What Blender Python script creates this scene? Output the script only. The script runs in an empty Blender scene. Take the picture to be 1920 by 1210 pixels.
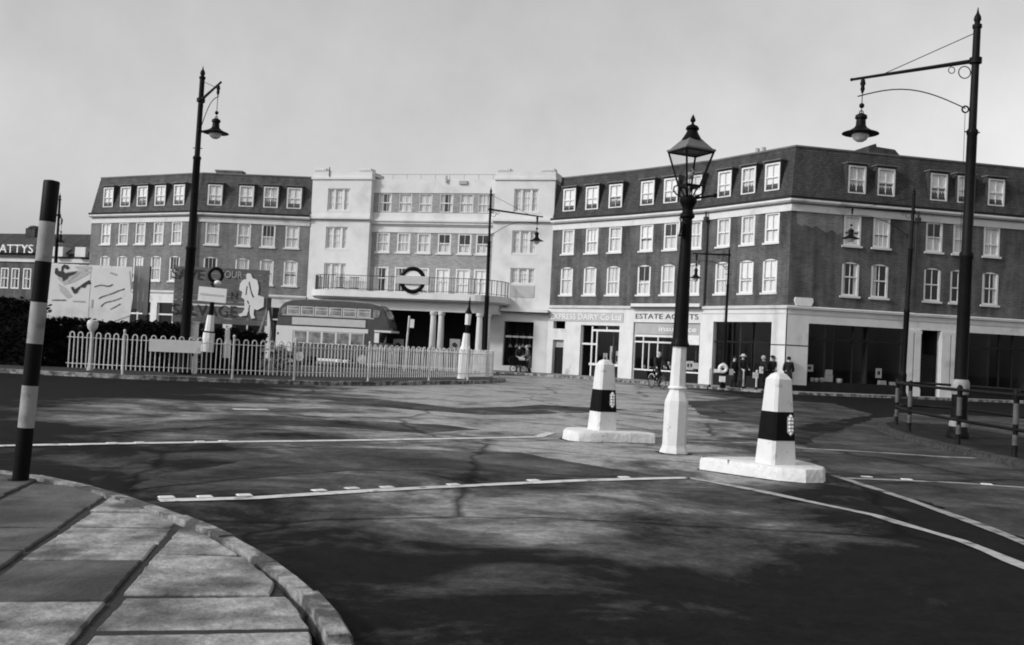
import bpy, bmesh, math, random
from mathutils import Matrix, Vector
random.seed(7)
SC = bpy.context.scene
COL = SC.collection

# ------------------------------------------------------------------ camera
F = 1900.0; ROLL = math.radians(2.8); PITCH = math.atan(48.9/1900); EYE = 1.55
cam_d = bpy.data.cameras.new('camera'); cam = bpy.data.objects.new('camera', cam_d); COL.objects.link(cam)
cam_d.sensor_width = 36.0; cam_d.sensor_fit = 'HORIZONTAL'; cam_d.lens = F/1920*36
cam_d.clip_start = 0.05; cam_d.clip_end = 3000
_F = Vector((0, math.cos(PITCH), math.sin(PITCH))); _U = Vector((0, -math.sin(PITCH), math.cos(PITCH))); _R = Vector((1, 0, 0))
_cx = math.cos(ROLL)*_R + math.sin(ROLL)*_U; _cy = -math.sin(ROLL)*_R + math.cos(ROLL)*_U
cam.matrix_world = Matrix((( _cx.x, _cy.x, -_F.x, 0), (_cx.y, _cy.y, -_F.y, 0), (_cx.z, _cy.z, -_F.z, EYE), (0, 0, 0, 1)))
SC.camera = cam

# ------------------------------------------------------------------ sky, sun, exposure
SUN_EL = math.radians(30); SUN_DIR = Vector((-0.90, -0.43, 0)).normalized()      # towards the sun, in plan
world = bpy.data.worlds.new('World'); SC.world = world; world.use_nodes = True
wn = world.node_tree.nodes; wl = world.node_tree.links
bg = wn['Background']
sky = wn.new('ShaderNodeTexSky'); sky.sky_type = 'NISHITA'; sky.sun_disc = False
sky.sun_elevation = SUN_EL; sky.sun_rotation = math.atan2(SUN_DIR.x, SUN_DIR.y)
sky.air_density = 1.0; sky.dust_density = 2.0; sky.ozone_density = 1.0
# black and white film sees mostly the blue of the sky: one grey taken from the blue channel
sp = wn.new('ShaderNodeSeparateColor'); wl.new(sky.outputs[0], sp.inputs[0]); 
# thin uneven high cloud: a few per cent of unevenness all round the sky
tcw = wn.new('ShaderNodeTexCoord'); nw = wn.new('ShaderNodeTexNoise'); nw.inputs['Scale'].default_value = 5.5; nw.inputs['Detail'].default_value = 7; nw.inputs['Roughness'].default_value = .6; wl.new(tcw.outputs['Generated'], nw.inputs['Vector'])
mw = wn.new('ShaderNodeMapRange'); mw.inputs[1].default_value = .3; mw.inputs[2].default_value = .7; mw.inputs[3].default_value = .92; mw.inputs[4].default_value = 1.12; wl.new(nw.outputs['Fac'], mw.inputs[0])
mm = wn.new('ShaderNodeMath'); mm.operation = 'MULTIPLY'; wl.new(sp.outputs[2], mm.inputs[0]); wl.new(mw.outputs[0], mm.inputs[1]); wl.new(mm.outputs[0], bg.inputs[0])
bg.inputs[1].default_value = 0.142
sd = bpy.data.lights.new('sun', 'SUN'); sun = bpy.data.objects.new('sun', sd); COL.objects.link(sun)
sd.energy = 2.0; sd.angle = math.radians(6); sd.color = (1, 1, 1)
sun.rotation_euler = Vector((-SUN_DIR.x*math.cos(SUN_EL), -SUN_DIR.y*math.cos(SUN_EL), -math.sin(SUN_EL))).to_track_quat('-Z', 'Y').to_euler()
SC.view_settings.view_transform = 'Standard'; SC.view_settings.look = 'None'
SC.view_settings.exposure = 0.08; SC.view_settings.gamma = 1.0; SC.view_settings.use_curve_mapping = False
SC.cycles.filter_width = 1.9

# ------------------------------------------------------------------ measuring: a photograph point at a known depth or height -> world
def ray(px, py):
    dx = (px-960)/F; dy = (605-py)/F
    return _cx*dx + _cy*dy + _F
def at(px, py, Y):
    d = ray(px, py); k = Y/d.y
    return Vector((d.x*k, Y, EYE+d.z*k))
def gr(px, py, z=0.0):
    d = ray(px, py); k = (z-EYE)/d.z
    return Vector((d.x*k, d.y*k, z))

# ------------------------------------------------------------------ materials (the photograph is black and white: all greys)
def mat(name, g, rough=0.8, var=0.25, scale=3.0, bump=0.0, bscale=60.0, metal=0.0, spec=0.5, streak=0.0, dirt=None, dirt_scale=0.8, dirt_lo=.5, dirt_hi=.72):
    m = bpy.data.materials.new(name); m.use_nodes = True
    nt = m.node_tree; n = nt.nodes; l = nt.links; b = n['Principled BSDF']
    b.inputs['Roughness'].default_value = rough; b.inputs['Metallic'].default_value = metal
    b.inputs['Specular IOR Level'].default_value = spec
    tc = n.new('ShaderNodeTexCoord')
    no = n.new('ShaderNodeTexNoise'); no.inputs['Scale'].default_value = scale; no.inputs['Detail'].default_value = 8; no.inputs['Roughness'].default_value = .62
    if streak:
        mp = n.new('ShaderNodeMapping'); mp.inputs['Scale'].default_value = (1, 1, streak); l.new(tc.outputs['Object'], mp.inputs[0]); l.new(mp.outputs[0], no.inputs['Vector'])
    else: l.new(tc.outputs['Object'], no.inputs['Vector'])
    cr = n.new('ShaderNodeValToRGB'); l.new(no.outputs['Fac'], cr.inputs[0])
    lo = g*(1-var); hi = min(.9, g*(1+var))
    cr.color_ramp.elements[0].position = .3; cr.color_ramp.elements[0].color = (lo, lo, lo, 1)
    cr.color_ramp.elements[1].position = .7; cr.color_ramp.elements[1].color = (hi, hi, hi, 1)
    out = cr.outputs[0]
    if dirt is not None:
        n2 = n.new('ShaderNodeTexNoise'); n2.inputs['Scale'].default_value = dirt_scale; n2.inputs['Detail'].default_value = 6; l.new(tc.outputs['Object'], n2.inputs['Vector'])
        c2 = n.new('ShaderNodeValToRGB'); l.new(n2.outputs['Fac'], c2.inputs[0])
        c2.color_ramp.elements[0].position = dirt_lo; c2.color_ramp.elements[0].color = (0, 0, 0, 1)
        c2.color_ramp.elements[1].position = dirt_hi; c2.color_ramp.elements[1].color = (1, 1, 1, 1)
        mx = n.new('ShaderNodeMix'); mx.data_type = 'RGBA'; l.new(c2.outputs[0], mx.inputs[0]); l.new(out, mx.inputs[6]); mx.inputs[7].default_value = (dirt, dirt, dirt, 1)
        out = mx.outputs[2]
    l.new(out, b.inputs['Base Color'])
    if bump:
        n3 = n.new('ShaderNodeTexNoise'); n3.inputs['Scale'].default_value = bscale; n3.inputs['Detail'].default_value = 5; l.new(tc.outputs['Object'], n3.inputs['Vector'])
        bp = n.new('ShaderNodeBump'); bp.inputs['Strength'].default_value = bump; bp.inputs['Distance'].default_value = .02
        l.new(n3.outputs['Fac'], bp.inputs['Height']); l.new(bp.outputs[0], b.inputs['Normal'])
    return m

def brick_mat(name, g, mortar, w=.235, h=.085, ms=.012, stain=.5, stain_g=None):
    m = bpy.data.materials.new(name); m.use_nodes = True
    nt = m.node_tree; n = nt.nodes; l = nt.links; b = n['Principled BSDF']; b.inputs['Roughness'].default_value = .9; b.inputs['Specular IOR Level'].default_value = .25
    uv = n.new('ShaderNodeTexCoord')
    br = n.new('ShaderNodeTexBrick'); l.new(uv.outputs['UV'], br.inputs['Vector'])
    br.inputs['Scale'].default_value = 1; br.inputs['Brick Width'].default_value = w; br.inputs['Row Height'].default_value = h; br.inputs['Mortar Size'].default_value = ms; br.inputs['Bias'].default_value = -.1
    br.inputs['Color1'].default_value = (g*.8, g*.8, g*.8, 1); br.inputs['Color2'].default_value = (g*1.25, g*1.25, g*1.25, 1); br.inputs['Mortar'].default_value = (mortar, mortar, mortar, 1)
    n1 = n.new('ShaderNodeTexNoise'); n1.inputs['Scale'].default_value = .45; n1.inputs['Detail'].default_value = 8; n1.inputs['Roughness'].default_value = .65; l.new(uv.outputs['UV'], n1.inputs['Vector'])
    mp = n.new('ShaderNodeMapping'); mp.inputs['Scale'].default_value = (1.6, .22, 1); l.new(uv.outputs['UV'], mp.inputs[0])
    n2 = n.new('ShaderNodeTexNoise'); n2.inputs['Scale'].default_value = 1.2; n2.inputs['Detail'].default_value = 6; l.new(mp.outputs[0], n2.inputs['Vector'])
    ad = n.new('ShaderNodeMath'); ad.operation = 'ADD'; l.new(n1.outputs['Fac'], ad.inputs[0]); l.new(n2.outputs['Fac'], ad.inputs[1])
    mr = n.new('ShaderNodeMapRange'); mr.inputs[1].default_value = .72; mr.inputs[2].default_value = 1.28; mr.inputs[3].default_value = 1-stain; mr.inputs[4].default_value = 1+stain; l.new(ad.outputs[0], mr.inputs[0])
    mu = n.new('ShaderNodeMix'); mu.data_type = 'RGBA'; mu.blend_type = 'MULTIPLY'; mu.inputs[0].default_value = 1; l.new(br.outputs['Color'], mu.inputs[6]); l.new(mr.outputs[0], mu.inputs[7])
    l.new(mu.outputs[2], b.inputs['Base Color'])
    bp = n.new('ShaderNodeBump'); bp.inputs['Strength'].default_value = .5; bp.inputs['Distance'].default_value = .01; l.new(br.outputs['Fac'], bp.inputs['Height']); bp.invert = True; l.new(bp.outputs[0], b.inputs['Normal'])
    return m

def glass_mat(name, tint=.9, rough=.02, refl=1.0):
    m = bpy.data.materials.new(name); m.use_nodes = True
    nt = m.node_tree; n = nt.nodes; l = nt.links
    for x in list(n): n.remove(x)
    o = n.new('ShaderNodeOutputMaterial'); mx = n.new('ShaderNodeMixShader'); tr = n.new('ShaderNodeBsdfTransparent'); gl = n.new('ShaderNodeBsdfGlossy'); fr = n.new('ShaderNodeLayerWeight'); fr.inputs[0].default_value = .5
    gl.inputs['Roughness'].default_value = rough; tr.inputs[0].default_value = (tint, tint, tint, 1)
    pw = n.new('ShaderNodeMath'); pw.operation = 'POWER'; pw.inputs[1].default_value = 5; l.new(fr.outputs['Facing'], pw.inputs[0])
    ml = n.new('ShaderNodeMath'); ml.operation = 'MULTIPLY_ADD'; ml.inputs[1].default_value = .9*refl; ml.inputs[2].default_value = .06*refl; l.new(pw.outputs[0], ml.inputs[0])
    l.new(ml.outputs[0], mx.inputs[0]); l.new(tr.outputs[0], mx.inputs[1]); l.new(gl.outputs[0], mx.inputs[2]); l.new(mx.outputs[0], o.inputs[0])
    return m

def road_mat(name, lo, hi, dark, scale=.16, rough_lo=.42, rough_hi=.8, crack=True, off=0.0, p0=.36, p1=.62, worn_vignette=None, wear_shade=.16, spec=.4):
    m = bpy.data.materials.new(name); m.use_nodes = True
    nt = m.node_tree; n = nt.nodes; l = nt.links; b = n['Principled BSDF']
    tc = n.new('ShaderNodeTexCoord'); mp = n.new('ShaderNodeMapping'); mp.inputs['Location'].default_value = (off, off*.7, 0); mp.inputs['Scale'].default_value = (.95, 1.0, 1); mp.inputs['Rotation'].default_value = (0, 0, .18); l.new(tc.outputs['Object'], mp.inputs[0])
    n1 = n.new('ShaderNodeTexNoise'); n1.inputs['Scale'].default_value = scale*2; n1.inputs['Detail'].default_value = 11; n1.inputs['Roughness'].default_value = .68; n1.inputs['Distortion'].default_value = .45; l.new(mp.outputs[0], n1.inputs['Vector'])
    fac = n1.outputs['Fac']
    if worn_vignette:      # traffic-polished lane plus lens vignetting painted into the colour: centre, radii on the ground, edges broken up by the same noise
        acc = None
        for w_ in worn_vignette:
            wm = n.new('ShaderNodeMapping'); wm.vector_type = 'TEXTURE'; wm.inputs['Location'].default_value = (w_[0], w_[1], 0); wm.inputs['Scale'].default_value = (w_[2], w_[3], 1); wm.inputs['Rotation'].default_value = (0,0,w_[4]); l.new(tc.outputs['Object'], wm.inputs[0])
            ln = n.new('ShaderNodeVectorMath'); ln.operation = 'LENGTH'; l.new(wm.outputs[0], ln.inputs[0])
            wr = n.new('ShaderNodeMapRange'); wr.inputs[1].default_value = .45; wr.inputs[2].default_value = 1.4; wr.inputs[3].default_value = wear_shade*w_[5]; wr.inputs[4].default_value = -wear_shade*2.1; wr.interpolation_type = 'SMOOTHSTEP'; l.new(ln.outputs['Value'], wr.inputs[0])
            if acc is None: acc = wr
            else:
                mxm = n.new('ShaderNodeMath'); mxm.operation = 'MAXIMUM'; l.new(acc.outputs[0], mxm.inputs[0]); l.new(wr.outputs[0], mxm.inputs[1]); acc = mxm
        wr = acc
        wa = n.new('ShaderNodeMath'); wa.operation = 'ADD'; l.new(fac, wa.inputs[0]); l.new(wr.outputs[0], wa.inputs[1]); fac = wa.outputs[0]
    cr = n.new('ShaderNodeValToRGB'); l.new(fac, cr.inputs[0])
    e = cr.color_ramp.elements; e[0].position = p0; e[0].color = (dark, dark, dark, 1); e[1].position = p1; e[1].color = (hi, hi, hi, 1)
    k = e.new((p0+p1)/2); k.color = (lo, lo, lo, 1)
    n2 = n.new('ShaderNodeTexNoise'); n2.inputs['Scale'].default_value = 3.4; n2.inputs['Detail'].default_value = 10; n2.inputs['Roughness'].default_value = .78; l.new(mp.outputs[0], n2.inputs['Vector'])
    mr = n.new('ShaderNodeMapRange'); mr.inputs[1].default_value = .3; mr.inputs[2].default_value = .7; mr.inputs[3].default_value = .40; mr.inputs[4].default_value = 1.6; l.new(n2.outputs['Fac'], mr.inputs[0])
    mu = n.new('ShaderNodeMix'); mu.data_type = 'RGBA'; mu.blend_type = 'MULTIPLY'; mu.inputs[0].default_value = 1; l.new(cr.outputs[0], mu.inputs[6]); l.new(mr.outputs[0], mu.inputs[7])
    n4 = n.new('ShaderNodeTexNoise'); n4.inputs['Scale'].default_value = 15; n4.inputs['Detail'].default_value = 9; n4.inputs['Roughness'].default_value = .8; l.new(tc.outputs['Object'], n4.inputs['Vector'])
    m4 = n.new('ShaderNodeMapRange'); m4.inputs[1].default_value = .3; m4.inputs[2].default_value = .7; m4.inputs[3].default_value = .45; m4.inputs[4].default_value = 1.55; l.new(n4.outputs['Fac'], m4.inputs[0])
    mu4 = n.new('ShaderNodeMix'); mu4.data_type = 'RGBA'; mu4.blend_type = 'MULTIPLY'; mu4.inputs[0].default_value = 1; l.new(mu.outputs[2], mu4.inputs[6]); l.new(m4.outputs[0], mu4.inputs[7])
    out = mu4.outputs[2]
    if crack:
        vo = n.new('ShaderNodeTexVoronoi'); vo.feature = 'DISTANCE_TO_EDGE'; vo.inputs['Scale'].default_value = .28
        wd = n.new('ShaderNodeMix'); wd.data_type = 'RGBA'; wd.inputs[0].default_value = .35; l.new(tc.outputs['Object'], wd.inputs[6]); nz = n.new('ShaderNodeTexNoise'); nz.inputs['Scale'].default_value = 1.1; nz.inputs['Detail'].default_value = 5; l.new(tc.outputs['Object'], nz.inputs['Vector']); l.new(nz.outputs['Color'], wd.inputs[7]); l.new(wd.outputs[2], vo.inputs['Vector'])
        c3 = n.new('ShaderNodeMapRange'); c3.inputs[1].default_value = .0; c3.inputs[2].default_value = .014; c3.inputs[3].default_value = .12; c3.inputs[4].default_value = 1; l.new(vo.outputs['Distance'], c3.inputs[0])
        m3 = n.new('ShaderNodeMix'); m3.data_type = 'RGBA'; m3.blend_type = 'MULTIPLY'; m3.inputs[0].default_value = 1; l.new(out, m3.inputs[6]); l.new(c3.outputs[0], m3.inputs[7]); out = m3.outputs[2]
    l.new(out, b.inputs['Base Color'])
    rr = n.new('ShaderNodeMapRange'); rr.inputs[1].default_value = .35; rr.inputs[2].default_value = .65; rr.inputs[3].default_value = rough_hi; rr.inputs[4].default_value = rough_lo; l.new(fac, rr.inputs[0]); l.new(rr.outputs[0], b.inputs['Roughness'])
    b.inputs['Specular IOR Level'].default_value = spec
    n3 = n.new('ShaderNodeTexNoise'); n3.inputs['Scale'].default_value = 55; n3.inputs['Detail'].default_value = 6; l.new(tc.outputs['Object'], n3.inputs['Vector'])
    bp = n.new('ShaderNodeBump'); bp.inputs['Strength'].default_value = .55; bp.inputs['Distance'].default_value = .012; l.new(n3.outputs['Fac'], bp.inputs['Height']); l.new(bp.outputs[0], b.inputs['Normal'])
    return m

M = {}
M['road'] = road_mat('vignetted_worn_asphalt', .085, .34, .009, worn_vignette=[(1.4,38,8.5,31,-.08,1.2),(.4,9.7,3.1,2.5,.1,.38),(1.8,16.0,3.6,4.2,.1,.95),(-6,20,4,5,.2,.25)], wear_shade=.16, scale=.30, p0=.36, p1=.70, spec=.07)  # bright lane centre, blackened edges: polish and lens falloff both in the colour
M['tar'] = road_mat('new_tarmac', .020, .30, .003, spec=.05, rough_lo=.55, rough_hi=.95, off=13.0, p0=.40, p1=.72, scale=.34, worn_vignette=[(.3,8.6,3.4,2.3,.1,1.0)], wear_shade=.17)
M['tar2'] = road_mat('old_tar_patch', .055, .13, .022, spec=.12, rough_lo=.5, rough_hi=.9, off=31.0, p0=.34, p1=.7, scale=.3)
M['flag'] = mat('york_stone', .31, .88, .5, 6.5, .8, 24, dirt=.07, dirt_scale=2.2, dirt_lo=.46, dirt_hi=.66)
M['flagdark'] = mat('shaded_stained_york_stone', .10, .9, .5, 3.0, .45, 30, dirt=.03, dirt_scale=1.7, dirt_lo=.42, dirt_hi=.66)  # stained flags, darkened further to paint vignette shading over the left rows
M['joint'] = mat('joint_soil_and_contact_shade', .02, .95, .5, 20, .5, 60)
M['kerb'] = mat('granite_kerb', .30, .85, .5, 9, .8, 30, dirt=.07, dirt_scale=4.2, dirt_lo=.43, dirt_hi=.56)
M['pave'] = mat('far_paving', .24, .85, .25, 1.2, .2, 20)
M['line'] = mat('worn_white_line', .62, .8, .2, 6, .2, 60, dirt=.10, dirt_scale=5, dirt_lo=.58, dirt_hi=.70)
M['line2'] = mat('greying_white_line', .40, .85, .25, 7, .2, 60, dirt=.12, dirt_scale=4, dirt_lo=.52, dirt_hi=.70)
M['linedim'] = mat('faded_white_line', .30, .8, .3, 6, .2, 60, dirt=.05, dirt_scale=4, dirt_lo=.50, dirt_hi=.68)
M['whitepaint'] = mat('white_paint', .74, .6, .06, 5, .12, 40, dirt=.42, dirt_scale=2.2, dirt_lo=.62, dirt_hi=.82)
M['chipwhite'] = mat('chipped_white_paint', .64, .6, .07, 5, .15, 40, dirt=.45, dirt_scale=9, dirt_lo=.62, dirt_hi=.72)
M['dullwhite'] = mat('dull_white_paint', .27, .7, .2, 5, .15, 40, dirt=.14, dirt_scale=6, dirt_lo=.55, dirt_hi=.72)
M['roughwhite'] = mat('whitewashed_stone', .66, .85, .08, 9, 1.0, 14, dirt=.16, dirt_scale=9, dirt_lo=.66, dirt_hi=.71)
M['black'] = mat('black_paint', .004, .5, .4, 6, .08, 30, spec=.10)
M['iron'] = mat('dark_green_iron_paint', .006, .55, .4, 5, .12, 40, spec=.12)
M['greyiron'] = mat('grey_painted_iron', .36, .55, .2, 4, .1, 30)
M['brickR'] = brick_mat('red_stock_brick', .08, .13, stain=.6)
M['brickL'] = brick_mat('weathered_stock_brick', .16, .23, stain=.3)
M['brickC'] = brick_mat('flare_washed_brick', .28, .34, stain=.16)  # lens flare haze over the middle front put into a paler brick colour
M['brickP'] = brick_mat('cleaned_stock_brick', .17, .22, stain=.3)
M['tileR'] = brick_mat('dark_roof_tile', .065, .02, .18, .12, .012, .4)
M['tileL'] = brick_mat('plain_roof_tile', .095, .04, .18, .12, .012, .4)
M['leadroof'] = mat('lead_roof', .12, .7, .3, 1)
M['stoneR'] = mat('painted_stucco', .62, .75, .1, 1.2, .15, 30, dirt=.26, dirt_scale=.9, dirt_lo=.6, dirt_hi=.85)
M['portland'] = mat('portland_stone', .66, .8, .06, .8, .12, 20, dirt=.44, dirt_scale=.6, dirt_lo=.5, dirt_hi=.8)
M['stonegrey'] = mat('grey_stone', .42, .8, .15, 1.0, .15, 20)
M['frame'] = mat('white_window_paint', .68, .55, .08, 3)
M['pane'] = glass_mat('window_glass', .95, .03, 1.0)
M['shopglass'] = glass_mat('shop_glass', .75, .02, .6)
M['net'] = mat('net_curtain', .70, .9, .2, 9, 0, 1, streak=.08)
M['blind'] = mat('holland_blind', .80, .85, .08, 2)
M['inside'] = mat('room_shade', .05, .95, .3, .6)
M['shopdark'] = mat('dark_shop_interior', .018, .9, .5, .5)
M['gutter'] = mat('black_gutter', .02, .6, .3, 3)
M['asph_dark'] = mat('dark_trim', .012, .8, .3, 3, spec=.2)
M['letter'] = mat('sign_letter', .025, .6, .1, 3)
M['letterwhite'] = mat('white_sign_letter', .78, .6, .05, 3)
M['signgrey'] = mat('grey_sign_board', .36, .7, .1, 2)
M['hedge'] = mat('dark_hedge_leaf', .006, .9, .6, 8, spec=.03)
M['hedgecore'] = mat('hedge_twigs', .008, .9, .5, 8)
M['leaf'] = mat('garden_leaf', .10, .7, .5, 8)
M['blossom'] = mat('pale_blossom', .62, .7, .15, 8)
M['hoard'] = mat('hoarding_boards', .10, .8, .25, 1.5, .2, 12, dirt=.16, dirt_scale=1.1, dirt_lo=.5, dirt_hi=.75)
M['poster'] = mat('poster_paper', .72, .7, .06, 1.5, dirt=.52, dirt_scale=1.2, dirt_lo=.55, dirt_hi=.8)
M['timber'] = mat('creosoted_timber', .02, .8, .4, 6)
M['palewood'] = mat('weathered_timber', .22, .8, .3, 6)
M['busred'] = mat('dark_bus_enamel', .075, .25, .2, 2)
M['busroof'] = mat('bus_roof_enamel', .40, .5, .2, 2)
M['buscream'] = mat('cream_bus_enamel', .66, .35, .05, 2)
M['busad'] = mat('bus_advert_panel', .5, .6, .08, 3)
M['tyre'] = mat('tyre_rubber', .02, .8, .3, 10)
M['skin'] = mat('skin', .42, .6, .05, 10)
M['coat'] = mat('dark_wool', .010, .95, .3, 20)
M['coatgrey'] = mat('grey_wool', .10, .95, .3, 20)
M['palecloth'] = mat('pale_cloth', .5, .9, .15, 20)
M['card'] = mat('display_card', .66, .7, .08, 4)
M['bulb'] = mat('opal_glass', .7, .25, .05, 4)
M['lampglass'] = glass_mat('lantern_glass', .93, .03, 1.0)
M['reflector'] = mat('reflector_button', .75, .25, .1, 30)
M['interiorbus'] = mat('bus_interior', .14, .9, .3, 2)

# ------------------------------------------------------------------ mesh helpers
class MB:
    def __init__(s): s.v = []; s.f = []; s.uv = {}
    def add(s, vs, fs):
        o = len(s.v); s.v += [tuple(x) for x in vs]; s.f += [tuple(i+o for i in f) for f in fs]
    def quad(s, a, b, c, d, uv=None):
        s.add([a, b, c, d], [(0, 1, 2, 3)])
        if uv: s.uv[len(s.f)-1] = uv
    def poly(s, pts): s.add(pts, [tuple(range(len(pts)))])
    def box(s, x0, x1, y0, y1, z0, z1):
        s.add([(x0,y0,z0),(x1,y0,z0),(x1,y1,z0),(x0,y1,z0),(x0,y0,z1),(x1,y0,z1),(x1,y1,z1),(x0,y1,z1)],
              [(0,3,2,1),(4,5,6,7),(0,1,5,4),(1,2,6,5),(2,3,7,6),(3,0,4,7)])
    def cbox(s, c, sx, sy, sz): s.box(c[0]-sx/2, c[0]+sx/2, c[1]-sy/2, c[1]+sy/2, c[2]-sz/2, c[2]+sz/2)
    def prism(s, poly, z0, z1, top=None):
        n = len(poly); top = top or poly
        s.add([(p[0],p[1],z0) for p in poly]+[(p[0],p[1],z1) for p in top],
              [tuple(range(n-1,-1,-1)), tuple(range(n, 2*n))]+[(i,(i+1)%n,n+(i+1)%n,n+i) for i in range(n)])
    def prism_xz(s, poly, y0, y1):
        n = len(poly)
        s.add([(p[0],y0,p[1]) for p in poly]+[(p[0],y1,p[1]) for p in poly],
              [tuple(range(n)), tuple(range(2*n-1, n-1, -1))]+[(i,n+i,n+(i+1)%n,(i+1)%n) for i in range(n)])
    def bar(s, a, b, w, h=None):
        a = Vector(a); b = Vector(b); h = h or w; d = (b-a).normalized()
        u = d.cross(Vector((0,0,1)));
        if u.length < 1e-4: u = Vector((1,0,0))
        u.normalize(); t = u.cross(d)
        vs = []
        for p in (a, b):
            for (i, j) in ((-1,-1),(1,-1),(1,1),(-1,1)): vs.append(p+u*i*w/2+t*j*h/2)
        s.add(vs, [(0,1,2,3),(7,6,5,4),(0,4,5,1),(1,5,6,2),(2,6,7,3),(3,7,4,0)])
    def tube(s, pts, r, n=8, closed=False):
        pts = [Vector(p) for p in pts]; m = len(pts); rs = r if isinstance(r, (list, tuple)) else [r]*m
        o = len(s.v); up = None
        for i, p in enumerate(pts):
            if closed: d = pts[(i+1)%m]-pts[i-1]
            else: d = pts[min(i+1,m-1)]-pts[max(i-1,0)]
            d.normalize()
            if up is None:
                up = Vector((0,0,1)) if abs(d.z) < .9 else Vector((1,0,0))
            u = d.cross(up); u.normalize(); t = u.cross(d); up = t
            for k in range(n):
                a = 2*math.pi*k/n; s.v.append(tuple(p+(u*math.cos(a)+t*math.sin(a))*rs[i]))
        rng = m if closed else m-1
        for i in range(rng):
            j = (i+1)%m
            for k in range(n): s.f.append((o+i*n+k, o+i*n+(k+1)%n, o+j*n+(k+1)%n, o+j*n+k))
        if not closed:
            s.f.append(tuple(o+k for k in range(n-1,-1,-1))); s.f.append(tuple(o+(m-1)*n+k for k in range(n)))
    def lathe(s, prof, n=16, c=(0,0,0), rot=0.0, sx=1, sy=1):
        o = len(s.v); m = len(prof)
        for r, z in prof:
            for k in range(n):
                a = rot+2*math.pi*k/n; s.v.append((c[0]+r*sx*math.cos(a), c[1]+r*sy*math.sin(a), c[2]+z))
        for i in range(m-1):
            for k in range(n): s.f.append((o+i*n+k, o+i*n+(k+1)%n, o+(i+1)*n+(k+1)%n, o+(i+1)*n+k))
        s.f.append(tuple(o+k for k in range(n-1,-1,-1))); s.f.append(tuple(o+(m-1)*n+k for k in range(n)))
    def ball(s, c, r, n=10, m=6, sz=1.0):
        s.lathe([(max(.001, r*math.sin(math.pi*i/m)), -r*sz*math.cos(math.pi*i/m)) for i in range(m+1)], n, c)
    def torus(s, c, R, r, axis='y', n=24, k=8):
        pts = []
        for i in range(n):
            a = 2*math.pi*i/n; x, y = R*math.cos(a), R*math.sin(a)
            pts.append({'y': (c[0]+x, c[1], c[2]+y), 'x': (c[0], c[1]+x, c[2]+y), 'z': (c[0]+x, c[1]+y, c[2])}[axis])
        s.tube(pts, r, k, closed=True)
    def mesh(s, name, m, smooth=False, sub=(0,0,0)):
        me = bpy.data.meshes.new(name)
        vs = [(x-sub[0], y-sub[1], z-sub[2]) for x, y, z in s.v]
        me.from_pydata(vs, [], s.f)
        uvl = me.uv_layers.new(name='UVMap')
        for p in me.polygons:
            u = s.uv.get(p.index)
            for k, li in enumerate(p.loop_indices):
                co = me.vertices[me.loops[li].vertex_index].co
                if u: uvl.data[li].uv = u[k]
                else:
                    nx, ny, nz = abs(p.normal.x), abs(p.normal.y), abs(p.normal.z)
                    uvl.data[li].uv = (co.x, co.y) if nz > max(nx, ny) else ((co.x, co.z) if ny >= nx else (co.y, co.z))
        me.materials.append(m)
        if smooth: me.shade_smooth(); me.set_sharp_from_angle(angle=.7)
        return me
    def build(s, name, m, parent=None, loc=(0,0,0), rz=0.0, smooth=False, world=False):
        sub = wloc(parent) if (world and parent) else (0,0,0)
        return link(name, s.mesh(name, m, smooth, sub), parent, loc, rz)
def wloc(o):
    v = Vector((0,0,0))
    while o: v += o.location; o = o.parent
    return v
def link(name, me, parent=None, loc=(0,0,0), rz=0.0):
    o = bpy.data.objects.new(name, me); COL.objects.link(o); o.parent = parent; o.location = loc; o.rotation_euler = (0,0,rz) if not isinstance(rz, tuple) else rz
    return o
def tag(o, label=None, cat=None, group=None, kind=None):
    if label: o['label'] = label
    if cat: o['category'] = cat
    if group: o['group'] = group
    if kind: o['kind'] = kind
    return o
def thing(name, label, cat, loc=(0,0,0), rz=0.0, group=None):
    o = bpy.data.objects.new(name, None); COL.objects.link(o); o.location = loc; o.rotation_euler = (0,0,rz) if not isinstance(rz, tuple) else rz
    o.empty_display_size = .3
    return tag(o, label, cat, group)
_tc = {}
def text_mesh(txt, size, depth=.02, spacing=1.0, shear=0.0, m=None, align='CENTER'):
    cu = bpy.data.curves.new('lettering', 'FONT'); cu.body = txt; cu.size = size; cu.extrude = depth/2; cu.align_x = align; cu.align_y = 'CENTER'; cu.space_character = spacing; cu.shear = shear
    cu.resolution_u = 3
    t = bpy.data.objects.new('lettering', cu); COL.objects.link(t)
    dg = bpy.context.evaluated_depsgraph_get(); me = bpy.data.meshes.new_from_object(t.evaluated_get(dg))
    bpy.data.objects.remove(t); bpy.data.curves.remove(cu)
    me.name = 'lettering'; me.materials.clear(); me.materials.append(m or M['letter'])
    return me
def text(txt, size, parent, loc, rz=0.0, m=None, fit=None, depth=.03):
    """upright lettering, one object per letter, reading along local +x and facing local -y, centred on loc; fit = width in metres"""
    key = lambda t: cached_text(t, size, depth)
    whole = key(txt); x0, x1 = ext(whole); s = (fit/(x1-x0)) if fit else 1.0
    for i, ch in enumerate(txt):
        if ch == ' ': continue
        g = key(ch); a, c = ext(g); right = ext(key(txt[:i+1]))[1]; cx = right-(c-a)-a
        me = g.copy(); me.name = 'letter'; me.materials.append(m or M['letter'])
        for v in me.vertices: v.co.x *= s
        off = (cx-(x0+x1)/2)*s
        o = link('letter', me, parent, (loc[0]+off*math.cos(rz), loc[1]+off*math.sin(rz), loc[2])); o.rotation_euler = (math.pi/2, 0, rz)
_tx = {}
def cached_text(t, size, depth):
    k = (t, size, depth)
    if k not in _tx:
        me = text_mesh(t, size, depth, align='LEFT'); me.materials.clear(); _tx[k] = me
    return _tx[k]
def ext(me): xs = [v.co.x for v in me.vertices]; return min(xs), max(xs)
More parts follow.
